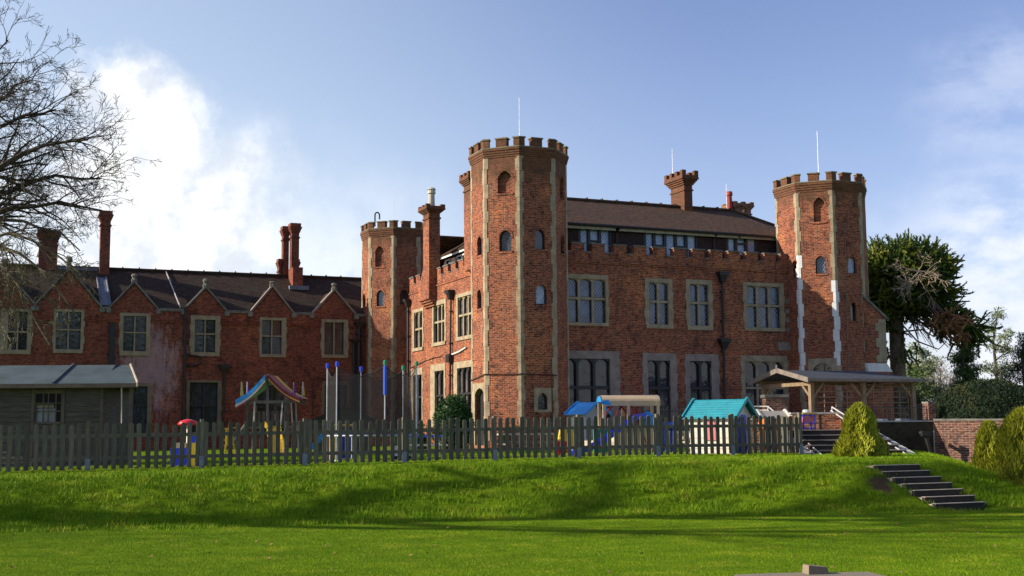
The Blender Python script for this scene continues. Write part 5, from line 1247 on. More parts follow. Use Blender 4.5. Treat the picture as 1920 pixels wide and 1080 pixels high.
# play bench with blue top
def trestle(name, lab, px, Y, L_, ctop, cb, rz_=.1, h=.62, group=None, cat='table'):
    t = thing(name, lab, cat, gpt(px, Y), rz_, group); mb = MB(); mb.box(-L_ / 2, L_ / 2, -.35, .35, h, h + .06); mb.build('tabletop', ctop, t)
    for y in (-.62, .62): mb = MB(); mb.box(-L_ / 2, L_ / 2, y - .12, y + .12, h * .55, h * .55 + .05); mb.build('bench', cb, t)
    for x in (-L_ * .36, L_ * .36):
        mb = MB(); mb.bar((x, -.6, 0), (x, -.2, h - .01), .07, .07); mb.bar((x, .6, 0), (x, .2, h - .01), .07, .07); mb.box(x - .03, x + .03, -.7, .7, h * .45, h * .54); mb.build('leg', cb, t)
    return t
trestle('picnic_table', 'cream picnic table with a blue top right of the trampoline', 790, 40.5, 1.5, 'foam_blue', 'plastic_cream')
trestle('picnic_table', 'long pale picnic table behind the fence below the near tower', 985, 43.5, 2.0, 'cream_render', 'grey_wood', .2)
trestle('picnic_table', 'cream bench table between the slide and the teal-roofed playhouse', 1262, 43.0, 1.6, 'plastic_cream', 'cream_render', .35)
# blue-roofed small playhouse
def playhouse(lab, px, Y, w_, d_, hw_, hr, rz_, mw, mr, door, win, z=None, cat='playhouse'):
    g_ = list(gpt(px, Y)); g_[2] = g_[2] if z is None else z
    t = thing('playhouse', lab, cat, tuple(g_), rz_); mb = MB(); n = 7
    for i in range(n): z0_, z1_ = hw_ * i / n, hw_ * (i + 1) / n; e = .018 * (i % 2); mb.box(-w_ / 2 + .018 - e, w_ / 2 - .018 + e, -d_ / 2 + .018 - e, d_ / 2 - .018 + e, z0_ + .004, z1_)
    for sx in (-1, 1):
        p = [(sx * w_ / 2, -d_ / 2, hw_), (sx * w_ / 2, d_ / 2, hw_), (sx * w_ / 2, 0, hr - .05)]; mb.face(p if sx > 0 else p[::-1])
    mb.build('wall', mw, t)
    r = MB(); o = .16; nrow = 8
    for sg in (-1, 1):
        for k_ in range(nrow):
            a, b = k_ / nrow, (k_ + 1) / nrow; y0, y1 = sg * (d_ / 2 + o) * (1 - a), sg * (d_ / 2 + o) * (1 - b); z0_, z1_ = hw_ - .06 + (hr - hw_ + .06) * a, hw_ - .06 + (hr - hw_ + .06) * b
            q = [(-w_ / 2 - o, y0, z0_ + .035), (w_ / 2 + o, y0, z0_ + .035), (w_ / 2 + o, y1, z1_ + .01), (-w_ / 2 - o, y1, z1_ + .01)]; r.face(q if sg < 0 else q[::-1])
            q = [(-w_ / 2 - o, y0, z0_ - .0), (w_ / 2 + o, y0, z0_ - .0), (w_ / 2 + o, y0, z0_ + .035), (-w_ / 2 - o, y0, z0_ + .035)]; r.face(q if sg < 0 else q[::-1])
        for sx in (-1, 1): r.bar((sx * (w_ / 2 + o), sg * (d_ / 2 + o), hw_ - .04), (sx * (w_ / 2 + o), 0, hr + .03), .05, .1)
    r.build('roof', mr, t)
    for fc, x, wd_, zb_, zt_, c, arch_ in door + win:
        m_ = MB(); nm = 'door' if (fc, x, wd_, zb_, zt_, c, arch_) in door else 'shutter'
        pts = [(x - wd_ / 2, zb_), (x + wd_ / 2, zb_)] + ([(x + wd_ / 2 * math.cos(a), zt_ - wd_ / 2 + wd_ / 2 * math.sin(a)) for a in [math.pi * i / 8 for i in range(9)]] if arch_ else [(x + wd_ / 2, zt_), (x - wd_ / 2, zt_)])
        off = .03
        if fc == 'f': q = [(a, -d_ / 2 - off, z_) for a, z_ in pts]; q2 = [(a, -d_ / 2 - .001, z_) for a, z_ in pts]
        else: q = [(w_ / 2 + off, a, z_) for a, z_ in pts]; q2 = [(w_ / 2 + .001, a, z_) for a, z_ in pts]
        m_.face(q); 
        for i in range(len(q)): j = (i + 1) % len(q); m_.face([q[j], q[i], q2[i], q2[j]])
        m_.build(nm, c, t)
    return t
playhouse('small pale playhouse with blue roof and green shutters on the terrace edge', 1103, 47.0, .9, .95, 1.02, 1.42, -.95, 'plastic_grey', 'plastic_sky', [('r', -.32, .2, .1, .72, 'plastic_grey', 0)], [('r', -.02, .12, .5, .85, 'plastic_green', 0), ('r', .10, .1, .5, .85, 'black_frame', 0), ('r', .22, .12, .5, .85, 'plastic_green', 0), ('r', .1, .3, .1, .4, 'plastic_green', 0)], z=1.40 - .15)
playhouse('teal tiled roof playhouse with cream walls, red arched window and blue door', 1352, 38.8, 1.55, 1.2, 1.13, 1.66, -.66, 'plastic_cream', 'teal_roof', [('r', .0, .62, .0, 1.2, 'plastic_blue', 1)], [('f', -.02, .36, .42, 1.04, 'plastic_pink', 1)])
playhouse('orange and cream toy playhouse beside the end of the picket fence', 1447, 39.5, .6, .8, 1.12, 1.30, .1, 'plastic_orange', 'plastic_cream', [('f', -.18, .2, .0, .9, 'plastic_red', 0)], [('f', .16, .14, .3, .9, 'plastic_cream', 0)])
# beige roofed climber with slide
bc = thing('slide_climber', 'beige barrel-roofed plastic climber with blue arch end and a long blue slide', 'play frame', gpt(1180, 41.5), .12)
ob = V(*gpt(1180, 41.5)); zr2 = (W(1180, 741, 41.5) - ob).z; Lb = 1.95; hwb = .42
mb = MB(); n = 8
arc = [(-hwb * math.cos(math.pi * i / n), zr2 - .2 + .2 * math.sin(math.pi * i / n)) for i in range(n + 1)]
for (a, za), (b, zb_) in zip(arc, arc[1:]): mb.face([(-Lb / 2, a, za), (-Lb / 2, b, zb_), (Lb / 2, b, zb_), (Lb / 2, a, za)]); mb.face([(-Lb / 2, a, za - .04), (Lb / 2, a, za - .04), (Lb / 2, b, zb_ - .04), (-Lb / 2, b, zb_ - .04)])
mb.box(-Lb / 2 + .02, Lb / 2, -hwb - .03, -hwb + .01, zr2 - .36, zr2 - .19); mb.box(-Lb / 2 + .02, Lb / 2, hwb - .01, hwb + .03, zr2 - .36, zr2 - .19); mb.build('roof', 'plastic_beige', bc)
mb = MB(); mb.face([(-Lb / 2 - .03, a, z_ - (.02)) for a, z_ in arc]); mb.face([(Lb / 2 + .03, a, z_ - (.02)) for a, z_ in arc[::-1]]); mb.hexa([(-Lb / 2 - .05, -hwb - .05, zr2 - .30), (-Lb / 2 + .3, -hwb - .05, zr2 - .34), (-Lb / 2 + .3, -hwb - .035, zr2 - .34), (-Lb / 2 - .05, -hwb - .035, zr2 - .30), (-Lb / 2 - .0, -hwb - .05, zr2 - .18), (-Lb / 2 + .2, -hwb - .05, zr2 - .16), (-Lb / 2 + .2, -hwb - .035, zr2 - .16), (-Lb / 2 - .0, -hwb - .035, zr2 - .18)]); mb.build('gable_end', 'plastic_sky', bc)
for x in (-Lb / 2 + .06, -.1, Lb / 2 - .08):
    for y in (-hwb, hwb): mb = MB(); mb.box(x - .045, x + .045, y - .045, y + .045, 0, zr2 - .2); mb.build('post', 'plastic_beige', bc)
mb = MB(); mb.box(-Lb / 2, Lb / 2, -hwb + .05, hwb - .05, .82, .9); mb.box(-.55, Lb / 2, -hwb - .03, -hwb + .03, .1, .82); mb.build('deck', 'plastic_beige', bc)
mb = MB(); pth = [(.45, -.5, 1.15), (.1, -.7, 1.12), (-.4, -.85, .82), (-1.0, -1.0, .42), (-1.6, -1.15, .12), (-2.0, -1.25, .08)]
for a, b in zip(pth, pth[1:]):
    a, b = V(*a), V(*b); mb.face([a + V(0, -.2, 0), a + V(0, .2, 0), b + V(0, .2, 0), b + V(0, -.2, 0)])
    for s_ in (-.2, .2): mb.hexa([a + V(0, s_ - .025, -.05), a + V(0, s_ + .025, -.05), b + V(0, s_ + .025, -.05), b + V(0, s_ - .025, -.05), a + V(0, s_ - .025, .14), a + V(0, s_ + .025, .14), b + V(0, s_ + .025, .14), b + V(0, s_ - .025, .14)])
mb.build('slide', 'plastic_blue', bc)
mb = MB(); mb.tube([(-.4 + .4 * math.cos(a), .1, .95 + .62 * math.sin(a)) for a in [math.pi * i / 10 for i in range(11)]], .03, 6); mb.tube([(-.1 + .42 * math.cos(a), -.2, .9 + .68 * math.sin(a)) for a in [math.pi * i / 10 for i in range(11)]], .03, 6); mb.bar((.05, -.55, 1.5), (.5, -.6, .1), .04, .04); mb.build('climbing_bar', 'plastic_maroon', bc)
mb = MB(); mb.tube([(.55, -.3, .9), (.55, -.3, 1.2), (.58, -.3, 1.34)], [.2, .22, .08], 10); mb.build('bucket_seat', 'plastic_sky', bc)
mb = MB(); mb.box(1.05, 1.5, -.3, .1, .8, 1.0); mb.box(1.1, 1.15, -.25, .05, 0, .8); mb.box(1.4, 1.45, -.25, .05, 0, .8); mb.build('side_step', 'foam_blue', bc)
mb = MB(); mb.box(-1.2, -.75, -.5, .1, 0, .78); mb.build('climbing_wall', 'plastic_green', bc)
# ride-on toy
ro = thing('toy_car', 'yellow ride-on toy car with red wheels behind the fence', 'toy car', gpt(1066, 38.5), .2)
mb = MB(); mb.frustum([(-.42, -.22), (.42, -.22), (.42, .22), (-.42, .22)], [(-.38, -.2), (.36, -.2), (.36, .2), (-.38, .2)], .14, .5); mb.frustum([(-.3, -.19), (.14, -.19), (.14, .19), (-.3, .19)], [(-.24, -.16), (.08, -.16), (.08, .16), (-.24, .16)], .502, .86); mb.build('body', 'plastic_yellow', ro)
for x in (-.27, .27):
    for y in (-.24, .24): mb = MB(); mb.tube([(x, y - .04, .14), (x, y + .04, .14)], .14, 12); mb.build('wheel', 'plastic_red', ro)
mb = MB(); mb.box(-.5, -.12, -.30, -.26, .28, .44); mb.build('bumper', 'plastic_red', ro)
bs_ = thing('toy_ball', 'small blue ball lying on the play lawn by the fence', 'ball', (gpt(1078, 37.6)[0], 37.4, gpt(1078, 37.6)[2]))
mb = MB(); mb.tube([(0, 0, .16 - .16 * math.cos(a)) for a in [math.pi * i / 10 for i in range(11)]], [max(.002, .16 * math.sin(math.pi * i / 10)) for i in range(11)], 14); mb.build('ball', 'plastic_blue', bs_, smooth=True)
wr_ = thing('white_ride_on', 'white and blue plastic toy scooter below the trampoline net', 'toy', gpt(752, 36.4), .5)
mb = MB(); mb.frustum([(-.25, -.1), (.25, -.1), (.25, .1), (-.25, .1)], [(-.2, -.08), (.1, -.08), (.1, .08), (-.2, .08)], .12, .42); mb.build('body', 'white_paint', wr_)
for x in (-.18, .2): mb = MB(); mb.tube([(x, -.05, .1), (x, .05, .1)], .1, 12); mb.build('wheel', 'black_frame', wr_)
mb = MB(); mb.tube([(.17, 0, .35), (.2, 0, .62)], .02, 6); mb.tube([(.2, -.15, .62), (.2, .15, .62)], .018, 6); mb.build('handlebar', 'plastic_sky', wr_)
# ================================================================= vegetation
def rnd_unit(r=random):
    while True:
        v = V(r.uniform(-1, 1), r.uniform(-1, 1), r.uniform(-1, 1))
        if .05 < v.length < 1: return v.normalized()
def grow(mb, p, d, ln, rad, lvl, rg, up=.06, mi=0, kids=(7, 6, 5, 4), wig=.20, minr=.006, spread=(.5, 1.05)):
    """one tapering branch with its own side branches"""
    n = 7 if lvl == 0 else 6 if lvl == 1 else 4 if lvl == 2 else 3
    pts = [p.copy()]; rs = [rad]; dirs = [d]; st = ln / n
    for i in range(n):
        d = (d + rnd_unit(rg) * wig + V(0, 0, up)).normalized(); p = p + d * st; pts.append(p.copy()); dirs.append(d); rs.append(max(minr, rad * (1 - .86 * (i + 1) / n)))
    mb.tube(pts, rs, 5 if lvl == 0 else 4 if lvl == 1 else 3, mi, cap=False)
    if lvl < len(kids):
        for k in range(kids[lvl]):
            f = rg.uniform(.18, .98) if lvl else rg.uniform(.12, .98); i = min(n - 1, int(f * n)); q = pts[i].lerp(pts[i + 1], f * n - i)
            a = rg.uniform(*spread); side = dirs[i].cross(rnd_unit(rg)).normalized(); nd = (dirs[i] * math.cos(a) + side * math.sin(a)).normalized()
            grow(mb, q, nd, ln * rg.uniform(.36, .62) * (1.15 - .45 * f), max(minr, rs[i] * .55), lvl + 1, rg, up, mi, kids, wig, minr, spread)
def tree_trunk(name_par, pts, rs, mat='bark'): mb = MB(); mb.tube(pts, rs, 10); return mb.build('trunk', mat, name_par, smooth=True)
def droop(mb, p0, p1, sag, rad, rg, kids, mi=0, ln2=None, up=.02, minr=.007):
    n = 9; pts = []; rs = []
    for i in range(n + 1):
        k = i / n; q = p0.lerp(p1, k) + V(0, 0, -sag * (k * (1 - k)) * 4) + rnd_unit(rg) * .12 * (0 < i < n); pts.append(q); rs.append(max(minr, rad * (1 - .82 * k)))
    mb.tube(pts, rs, 5, mi, cap=False); L_ = (p1 - p0).length
    for k in range(kids):
        f = rg.uniform(.18, 1); i = min(n - 1, int(f * n)); q = pts[i].lerp(pts[i + 1], f * n - i); d = (pts[i + 1] - pts[i]).normalized(); side = d.cross(rnd_unit(rg)).normalized(); a = rg.uniform(.4, 1.0)
        grow(mb, q, (d * math.cos(a) + side * math.sin(a)).normalized(), (ln2 or L_ * .42) * rg.uniform(.5, 1.1) * (1.2 - .5 * f), max(minr, rs[i] * .5), 1, rg, up, mi, (0, 5, 4, 2), .22, minr)
rg = random.Random(11)
TB = V(-22.3, 44.5, .75)
bt_ = thing('bare_tree', 'large bare winter tree with spreading twigs reaching over the left wing roof', 'tree', tuple(TB))
tree_trunk(bt_, [V(0, 0, 0), V(.1, 0, 1.5), V(.2, 0, 3.5), V(.1, .1, 5.6), V(.25, .1, 8), V(.1, .3, 11)], [.62, .46, .42, .38, .28, .16])
mb = MB()
def T_(px, py, Y): return W(px, py, Y) - TB
for (px, py, Y), z0, sg, r_, kd in (((15, 75, 44), 10.2, -.5, .13, 22), ((60, 150, 43), 9.5, -.6, .15, 24), ((105, 205, 45), 8.6, -.9, .17, 28), ((165, 262, 43.5), 7.6, -.9, .2, 32), ((190, 335, 45), 7.0, -1.1, .17, 28), ((192, 395, 44), 6.6, -1.2, .16, 24), ((150, 470, 43), 6.2, -1.7, .13, 18), ((35, 110, 47), 9, -.4, .11, 16), ((90, 310, 46), 8, -.7, .12, 16),
                                   ((-90, -20, 45), 10.5, -.2, .16, 12), ((-260, -80, 44), 10.5, .0, .16, 10), ((-420, 40, 45), 9.5, -.2, .17, 10), ((-560, 200, 44), 8, -.4, .18, 10), ((-600, 380, 46), 7, -.4, .16, 8), ((-200, 100, 39), 8.5, -.4, .16, 8), ((-150, 150, 50), 9, -.3, .15, 8)):
    droop(mb, V(.15, .1, z0), T_(px, py, Y), sg, r_, rg, int(kd * .72), minr=.007, ln2=3.0)
mb.build('branches', 'twig', bt_)
mb = MB()
for (px, py, Y), z0, sg, r_, kd in (((150, 600, 42), 5.2, -2.6, .12, 20), ((95, 650, 41), 4.8, -2.8, .11, 22), ((20, 640, 40.5), 4.6, -2.0, .1, 20), ((190, 560, 43), 5.6, -2.4, .1, 14), ((60, 570, 41.5), 5.5, -1.6, .09, 20), ((-60, 660, 41), 4.6, -1.6, .09, 10)):
    droop(mb, V(.15, .1, z0), T_(px, py, Y), sg, r_, rg, int(kd * .7), ln2=1.9, up=-.05, minr=.0085)
mb.build('low_branches', 'twig_moss', bt_)
# bare trees standing left of the view: their shade dapples the bank
def plain_bare(lab, loc, h, seed, group=None, par_mesh=None, kids=(9, 7, 5, 3), nm='bare_tree', mat='twig', minr=.012, ln=None, lo=.2):
    t = thing(nm, lab, 'tree', loc, random.uniform(0, 6), group); rg_ = random.Random(seed)
    tree_trunk(t, [V(0, 0, -.2), V(.05, 0, h * .15), V(.1, .05, h * .32), V(.0, .1, h * (lo + .4))], [h * .032, h * .026, h * .02, h * .012]); m_ = MB()
    for i in range(13):
        a = i * 2.4 + rg_.uniform(-.3, .3); z = h * (lo + .4 * i / 12); e = .35 + .8 * i / 12
        grow(m_, V(.05, .05, z), V(math.cos(a) * math.cos(e), math.sin(a) * math.cos(e), math.sin(e)), (ln or h * .45) * (1.05 - .3 * i / 12), h * .012, 0, rg_, .05, 0, kids, .18, minr)
    m_.build('branches', mat, t); return t
plain_bare('tall high-crowned bare tree on the lawn beyond the left edge of the view', (-27.0, 21.8, 0), 21, 22, kids=(8, 6, 4), lo=.42)
q = W(1262, 392, 96); plain_bare('bare pale tree top showing behind the ridge chimney of the main roof', (q.x, q.y, 2), q.z - 2 + 2.6, 23, kids=(8, 6, 4), mat='dead_twig', minr=.014, ln=6.2)

def leaves(mb, c, rad, n, size, rg, squash=1.0, shell=.0, mi=0, up=0.0, elong=1.0):
    for _ in range(n):
        d = rnd_unit(rg); r = (shell + (1 - shell) * rg.random() ** .45); p = c + V(d.x * rad[0] * r, d.y * rad[1] * r, d.z * rad[2] * r)
        a = (rnd_unit(rg) + d * .5 + V(0, 0, up)).normalized(); b = a.cross(rnd_unit(rg)).normalized(); s_ = size * rg.uniform(.6, 1.35)
        mb.face([p - b * s_ * .5, p + a * s_ * elong * .5 - b * s_ * .1, p + b * s_ * .5, p + a * s_ * elong], mi)
# big shrub beside the door
bz = gpt(850, 52.3); bu = thing('round_shrub', 'large rounded dark green shrub beside the stone doorway of the near tower', 'bush', bz); bz = V(*bz)
mb = MB(); rb = random.Random(3); cz_ = (W(850, 772, 52.3) - bz).z; leaves(mb, V(0, 0, 1.0), (.84, .75, 1.28), 5200, .11, rb, shell=.7, up=.2)
leaves(mb, V(.15, 0, 1.1), (.62, .6, 1.22), 800, .12, rb, shell=.7)
for _ in range(26): d = rnd_unit(rb); leaves(mb, V(d.x * .66, d.y * .6, 1.0 + d.z * 1.12), (.2, .2, .2), 60, .11, rb, shell=.3)
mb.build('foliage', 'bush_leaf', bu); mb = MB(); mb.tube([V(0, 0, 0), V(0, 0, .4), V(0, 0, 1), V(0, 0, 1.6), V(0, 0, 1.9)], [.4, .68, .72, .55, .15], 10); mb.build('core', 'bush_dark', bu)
bz = gpt(778, 56); b2 = thing('low_shrub', 'low dark green shrub at the foot of the sunlit side wall', 'bush', bz)
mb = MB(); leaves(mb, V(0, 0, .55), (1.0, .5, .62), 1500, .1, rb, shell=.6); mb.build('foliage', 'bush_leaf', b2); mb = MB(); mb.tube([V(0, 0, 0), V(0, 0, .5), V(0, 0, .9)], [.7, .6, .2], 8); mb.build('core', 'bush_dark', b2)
# clipped golden yews
def yew(lab, px, py, Y, w_, h, group, n=5200, seed=1, lean=0):
    b = W(px, py, Y); t = thing('golden_yew', lab, 'conifer', (b.x, b.y, b.z - .1), 0, group); r_ = random.Random(seed); h += .1
    def prof(k): return w_ * (max(0, 1 - k) ** .55) * (1.0 - .18 * (1 - k) ** 4) * (.92 + .12 * math.sin(k * 9))
    mb = MB(); N_ = 14; ks = [i / 12 for i in range(13)]; mb.tube([V(lean * k, 0, h * k * .97) for k in ks], [max(.01, prof(k) * .86) for k in ks], N_); mb.build('core', 'yew_core', t)
    mb = MB()
    for _ in range(n):
        k = 1 - (1 - r_.random()) ** .62 if False else r_.random() ** 1.25; a = r_.uniform(0, 2 * math.pi)
        lob = 1 + .09 * math.sin(a * 7 + math.sin(k * 14) * 1.5) + .05 * math.sin(a * 17 + k * 30); rr_ = prof(k) * lob * r_.uniform(.86, 1.03); p = V(rr_ * math.cos(a) + lean * k, rr_ * math.sin(a), h * k * .98)
        s_ = r_.uniform(.05, .11); d = (V(math.cos(a) * .55, math.sin(a) * .55, 1) + rnd_unit(r_) * .35).normalized(); tn = V(-math.sin(a), math.cos(a), 0); tn = (tn + rnd_unit(r_) * .3).normalized()
        mb.face([p - tn * s_ * .28, p + tn * s_ * .28, p + d * s_ * 1.35])
        mb.face([p - tn * s_ * .2 + V(math.cos(a), math.sin(a), 0) * .01, p + V(math.cos(a), math.sin(a), 0) * s_ * .5, p + d * s_ * 1.2])
    mb.build('foliage', 'yew_gold', t); return t
yew('pointed golden yew cone standing in front of the terrace stairs', 1616, 861, 33.8, .76, 1.47, 'golden yews along the bank', 9500, 1, -.02)
yew('smaller golden yew at the right, leaning against the larger one', 1856, 908, 30.6, .54, 1.50, 'golden yews along the bank', 7000, 2, .05)
yew('largest golden yew, cut by the right edge of the view', 1920, 922, 29.6, 1.04, 1.95, 'golden yews along the bank', 13000, 3, .1)
# dark dome of clipped yew behind the garden wall
b = W(1853, 792, 47); dm = thing('clipped_yew_dome', 'huge dark clipped yew dome behind the garden wall', 'hedge', (b.x, b.y, 0)); r_ = random.Random(4); H = W(1853, 713, 47).z; wx = 2.35
mb = MB(); n = 24; rings = 9
def dp(a, e, k=1.0): return V(wx * k * math.cos(a) * math.cos(e), 2.3 * k * math.sin(a) * math.cos(e), 1.5 + (H - 1.5) * k * math.sin(e))
for j in range(rings):
    for i in range(n):
        a0_, a1_, e0_, e1_ = 2 * math.pi * i / n, 2 * math.pi * (i + 1) / n, j / rings * 1.55, (j + 1) / rings * 1.55; mb.face([dp(a0_, e0_, .95), dp(a1_, e0_, .95), dp(a1_, e1_, .95), dp(a0_, e1_, .95)])
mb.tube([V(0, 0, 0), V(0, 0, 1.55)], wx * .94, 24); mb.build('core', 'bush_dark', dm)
mb = MB()
for _ in range(22000):
    a = r_.uniform(math.pi, 2 * math.pi) if r_.random() < .7 else r_.uniform(0, math.pi); e = math.asin(r_.random()) * .985; p = dp(a, e, r_.uniform(.95, 1.015) + .02 * mnoise.noise(Vector((a * 4, e * 5, 0)))); s_ = r_.uniform(.03, .075); d = (rnd_unit(r_) * .7 + V(math.cos(a) * .4, math.sin(a) * .4, .7)).normalized(); tn = d.cross(rnd_unit(r_)).normalized()
    mb.face([p - tn * s_ * .4, p + tn * s_ * .4, p + d * s_ * 1.2])
for _ in range(5000):
    a = r_.uniform(math.pi, 2 * math.pi); z = r_.uniform(0, 1.55); p = V(wx * .97 * math.cos(a), 2.3 * .99 * math.sin(a), z); s_ = .07; d = (rnd_unit(r_) + V(math.cos(a), math.sin(a), .3)).normalized(); tn = d.cross(rnd_unit(r_)).normalized(); mb.face([p - tn * s_ * .4, p + tn * s_ * .4, p + d * s_])
mb.build('foliage', 'yew_dark', dm)

# monkey puzzle tree
mY = 69.0; mb0 = W(1684, 790, mY); MPB = V(mb0.x, mb0.y, .8)
mp = thing('monkey_puzzle_tree', 'monkey puzzle tree with dark umbrella crown and dead brown boughs beside the tower', 'tree', tuple(MPB))
def M_(px, py, Y=mY): return W(px, py, Y) - MPB
tp = [V(0, 0, -.5), M_(1684, 700), M_(1681, 620), M_(1676, 540), M_(1690, 490)]
tree_trunk(mp, tp, [.48, .42, .40, .32, .15], 'puzzle_bark')
r_ = random.Random(8); GR = MB(); BRN_ = MB(); DED = MB(); LIM = MB()
def rope(mb, p, d, ln, rg, rad=.075, curl=.12, sp=1.0):
    n = 5; pts = [p]; 
    for i in range(n): d = (d + V(0, 0, curl) + rnd_unit(rg) * .16).normalized(); p = p + d * ln / n; pts.append(p)
    mb.tube(pts, [rad * (1 - .6 * i / n) for i in range(n + 1)], 3, cap=False)
    for i in range(n):
        for _ in range(int(4 * sp)):
            q = pts[i].lerp(pts[i + 1], rg.random()); dd = (pts[i + 1] - pts[i]).normalized(); s_ = (rnd_unit(rg)); s_ = (s_ - dd * s_.dot(dd)).normalized(); e_ = dd.cross(s_); h_ = rad * rg.uniform(1.6, 2.6)
            mb.face([q - e_ * rad * .6, q + e_ * rad * .6, q + (s_ * .8 + dd * .7) * h_])
hull = []
def crown(px, py, Y, rx, ry, rz, n, mbs, ropes=16, lnr=(.6, 1.1), curl=.13, org=None, dead=0):
    c = M_(px, py, Y)
    for _ in range(n):
        d = rnd_unit(r_); q = c + V(d.x * rx, d.y * ry, d.z * rz) * (r_.random() ** .25); o_ = org if org else tp[3].lerp(tp[4], r_.random())
        if d.z > -.2 or dead: 
            o2 = o_; n_ = 5; mid = o2.lerp(q, .55) + V(0, 0, .25)
            if r_.random() < .5: LIM.tube([o2, o2.lerp(mid, .5), mid, q], [.08, .07, .05, .03], 4, cap=False)
        for _ in range(ropes):
            out = (q - o_).normalized(); s_ = q + rnd_unit(r_) * .55
            rope(mbs, s_, (out * .75 + rnd_unit(r_) * .75).normalized(), r_.uniform(*lnr), r_, curl=curl)
crown(1692, 508, 69, 2.1, 2.4, 1.05, 66, GR, 15); crown(1722, 505, 68.5, 1.4, 2.0, .8, 30, GR, 14); crown(1655, 512, 69.5, 1.5, 1.8, 1.0, 28, GR)
crown(1690, 562, 69, 1.9, 1.8, .75, 28, GR); crown(1752, 548, 68.5, .85, 1.3, .6, 20, GR, 13, curl=.10); crown(1650, 590, 69.5, .9, 1.0, .8, 10, GR)
crown(1782, 590, 68, .7, 1.0, .55, 14, GR, 12, curl=.02); crown(1812, 622, 67.5, .55, .6, .38, 9, GR, 11, curl=.08)
crown(1780, 604, 66.2, .75, .4, .42, 9, BRN_, 9, (.4, .9), curl=-.02, dead=1)
crown(1688, 650, 69.2, .8, .8, .5, 7, GR, 7, (.5, .9), curl=-.10)
LIM.tube([M_(1690, 575), M_(1730, 585, 68.5), M_(1775, 610, 68), M_(1815, 640, 67.5)], [.1, .09, .07, .04], 5, cap=False); LIM.tube([M_(1684, 600), M_(1720, 640, 68), M_(1760, 655, 67.5), M_(1775, 640, 67.5)], [.05, .045, .03, .02], 4, cap=False); LIM.tube([M_(1690, 622), M_(1730, 618, 68), M_(1752, 632, 67.5)], [.05, .045, .03], 4, cap=False)
for _ in range(60):
    s_ = M_(1690 + r_.uniform(-15, 30), 560 + r_.uniform(-10, 40), 69); e = M_(1740 + r_.uniform(-20, 80), 600 + r_.uniform(-20, 60), 68 + r_.uniform(-1, 1)); LIM.tube([s_, s_.lerp(e, .5) + V(0, 0, .2), e], [.04, .03, .015], 3, cap=False)
for _ in range(14):
    s_ = M_(1722 + r_.uniform(-12, 10), 518 + r_.uniform(-12, 12), 66.0); d = V(r_.uniform(-1, 1), -.2, r_.uniform(-.8, .9)).normalized(); grow(DED, s_, d, r_.uniform(1.0, 1.9), .035, 1, r_, -.04, 0, (0, 5, 3), .35, .013)
mb = GR; GR.build('foliage', 'puzzle_leaf', mp); BRN_.build('dead_foliage', 'puzzle_brown', mp); DED.build('dead_branches', 'dead_twig', mp); LIM.build('limbs', 'puzzle_bark', mp)

def leafy(nm, lab, px, Y, blobs, lm, size, seed, cat='tree', trunk=.16, ptop=None, twigs=0, tm='bark', up=0, elong=1.0, dens=1.0, group=None):
    b = gpt(px, Y) if False else (W(px, 800, Y).x, Y, .2); t = thing(nm, lab, cat, b, 0, group); B_ = V(*b); r_ = random.Random(seed)
    top = W(px, ptop or blobs[0][1], Y) - B_; tree_trunk(t, [V(0, 0, 0), V(.1, 0, top.z * .4), V(-.05, 0, top.z * .75), V(top.x, 0, top.z)], [trunk, trunk * .8, trunk * .5, trunk * .15])
    m_ = MB(); l_ = MB()
    for (x, y, rx, rz_) in blobs:
        c = W(x, y, Y + r_.uniform(-.8, .8)) - B_; sx, sz = rx * Y / FPX, rz_ * Y / FPX
        l_.tube([V(0, 0, max(.3, c.z - sx * .9)), c.lerp(V(0, 0, c.z - .3), .5), c], [trunk * .35, trunk * .22, .02], 4, cap=False)
        nc = max(6, int(sx * sz * 30 * dens))
        for _ in range(nc):
            d = rnd_unit(r_) * (r_.random() ** .5); cc = c + V(d.x * sx, d.y * sx, d.z * sz); k = r_.uniform(.16, .34); leaves(m_, cc, (k * 1.5, k * 1.5, k), int(46 * dens ** .3), size, r_, mi=0, up=up, elong=elong)
            if twigs: l_.tube([c, c.lerp(cc, .6) + V(0, 0, -.05), cc], [.025, .018, .008], 3, cap=False)
    m_.build('crown', lm, t); l_.build('branches', tm, t); return t
leafy('grey_green_tree', 'tall loose grey-green tree at the right with gaps of sky in its crown', 1872, 82, [(1878, 590, 16, 14), (1862, 618, 20, 14), (1890, 632, 24, 14), (1868, 655, 24, 16), (1880, 690, 34, 18), (1860, 725, 30, 18), (1896, 660, 18, 14), (1850, 690, 16, 12)], 'euc_leaf', .17, 31, twigs=1, ptop=575, dens=.75)
leafy('dark_fir', 'dark fir cut off by the right edge of the view behind the dome', 1925, 70, [(1925, 650, 24, 26), (1915, 690, 34, 26), (1925, 730, 44, 26), (1900, 745, 34, 18)], 'fir_leaf', .13, 32, ptop=610, dens=1.3)
leafy('dark_fir', 'low dark conifer below the tall grey-green tree', 1878, 76, [(1880, 705, 16, 16), (1872, 728, 24, 18), (1886, 750, 30, 18)], 'fir_leaf', .13, 33, ptop=690, dens=1.3)
leafy('weeping_conifer', 'bright green drooping conifer left of the tall grey-green tree', 1812, 72, [(1812, 645, 14, 14), (1808, 672, 22, 22), (1814, 700, 24, 22), (1806, 728, 26, 22), (1816, 755, 26, 18)], 'conifer_leaf', .15, 34, ptop=632, dens=1.7, up=-.9, elong=1.6)
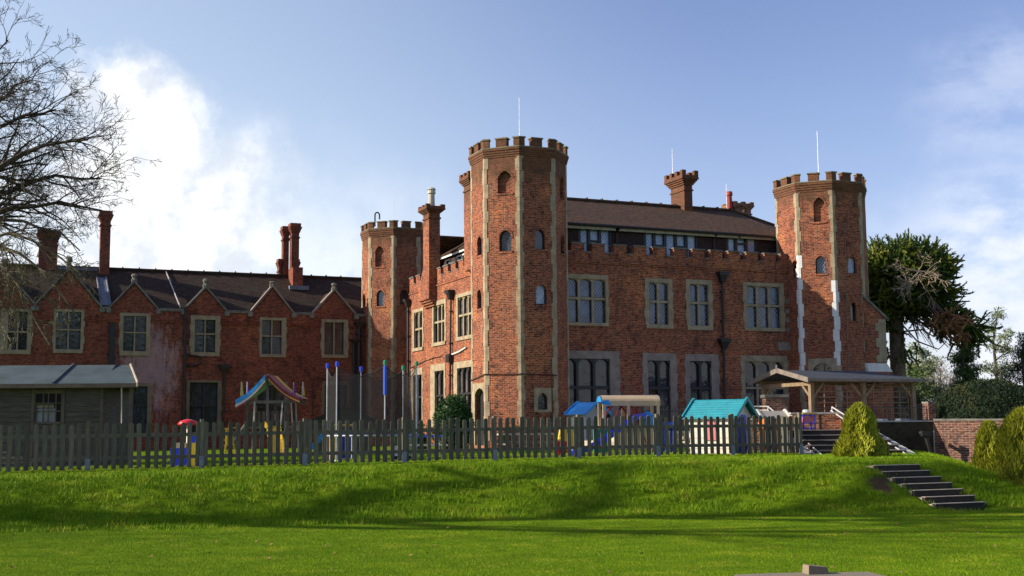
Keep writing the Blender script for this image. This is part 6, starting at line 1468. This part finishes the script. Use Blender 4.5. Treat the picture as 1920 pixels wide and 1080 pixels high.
leafy('green_tree', 'light green leafy tree directly behind the monkey puzzle trunk', 1722, 88, [(1722, 660, 22, 20), (1738, 690, 26, 24), (1712, 705, 28, 24), (1745, 735, 30, 24), (1715, 750, 34, 24)], 'euc_leaf', .18, 35, twigs=1, ptop=640, dens=.9)
leafy('holly_tree', 'dark evergreen tree just right of the monkey puzzle trunk', 1706, 78, [(1706, 700, 18, 16), (1712, 728, 28, 22), (1700, 758, 34, 24), (1726, 770, 24, 20)], 'conifer_leaf', .14, 36, ptop=690, dens=1.6)
leafy('open_shrub', 'open yellowish shrub in front of the trees right of the pergola', 1757, 62, [(1757, 735, 16, 16), (1745, 760, 20, 18), (1770, 765, 18, 18), (1735, 790, 24, 14)], 'shrub_leaf', .13, 37, cat='shrub', trunk=.08, twigs=1, ptop=715, dens=.8)
q = W(1765, 790, 90); plain_bare('slender bare tree between the green trees at the right', (q.x, q.y, .3), 6.4, 41, kids=(8, 6, 4), mat='dead_twig', minr=.012)
leafy('round_bush', 'round dark bush behind the iron garden gate', 1714, 57, [(1712, 752, 14, 22), (1716, 775, 16, 22)], 'fir_leaf', .1, 42, cat='bush', trunk=.06, ptop=745, dens=3.2)
# far tree belt closes the horizon
hb = MB(); r_ = random.Random(51)
for i in range(420):
    x = r_.uniform(20, 190); y = 150 + r_.uniform(0, 60) - abs(x - 60) * .1; h = r_.uniform(1.5, 4.2) if x > 40 else r_.uniform(1, 2.5); leaves(hb, V(x, y, h * .55), (2.4, 2.4, h * .6), 70, .7, r_)
for i in range(200):
    x = r_.uniform(-190, -60); y = 150 + r_.uniform(0, 40); h = r_.uniform(4, 9); leaves(hb, V(x, y, h * .5), (3.4, 3, h * .55), 60, .9, r_)
for i in range(260):        # unseen trees added behind the camera so the wing windows reflect something dark
    x = r_.uniform(2, 62); y = r_.uniform(-48, -32); h = r_.uniform(15, 21); leaves(hb, V(x, y, h * .5), (3.6, 3, h * .52), 60, 1.2, r_)
tag(hb.build('far_and_added_trees', 'conifer_leaf'), 'far belt of green trees along the horizon and added trees behind the camera', 'trees', kind='stuff')
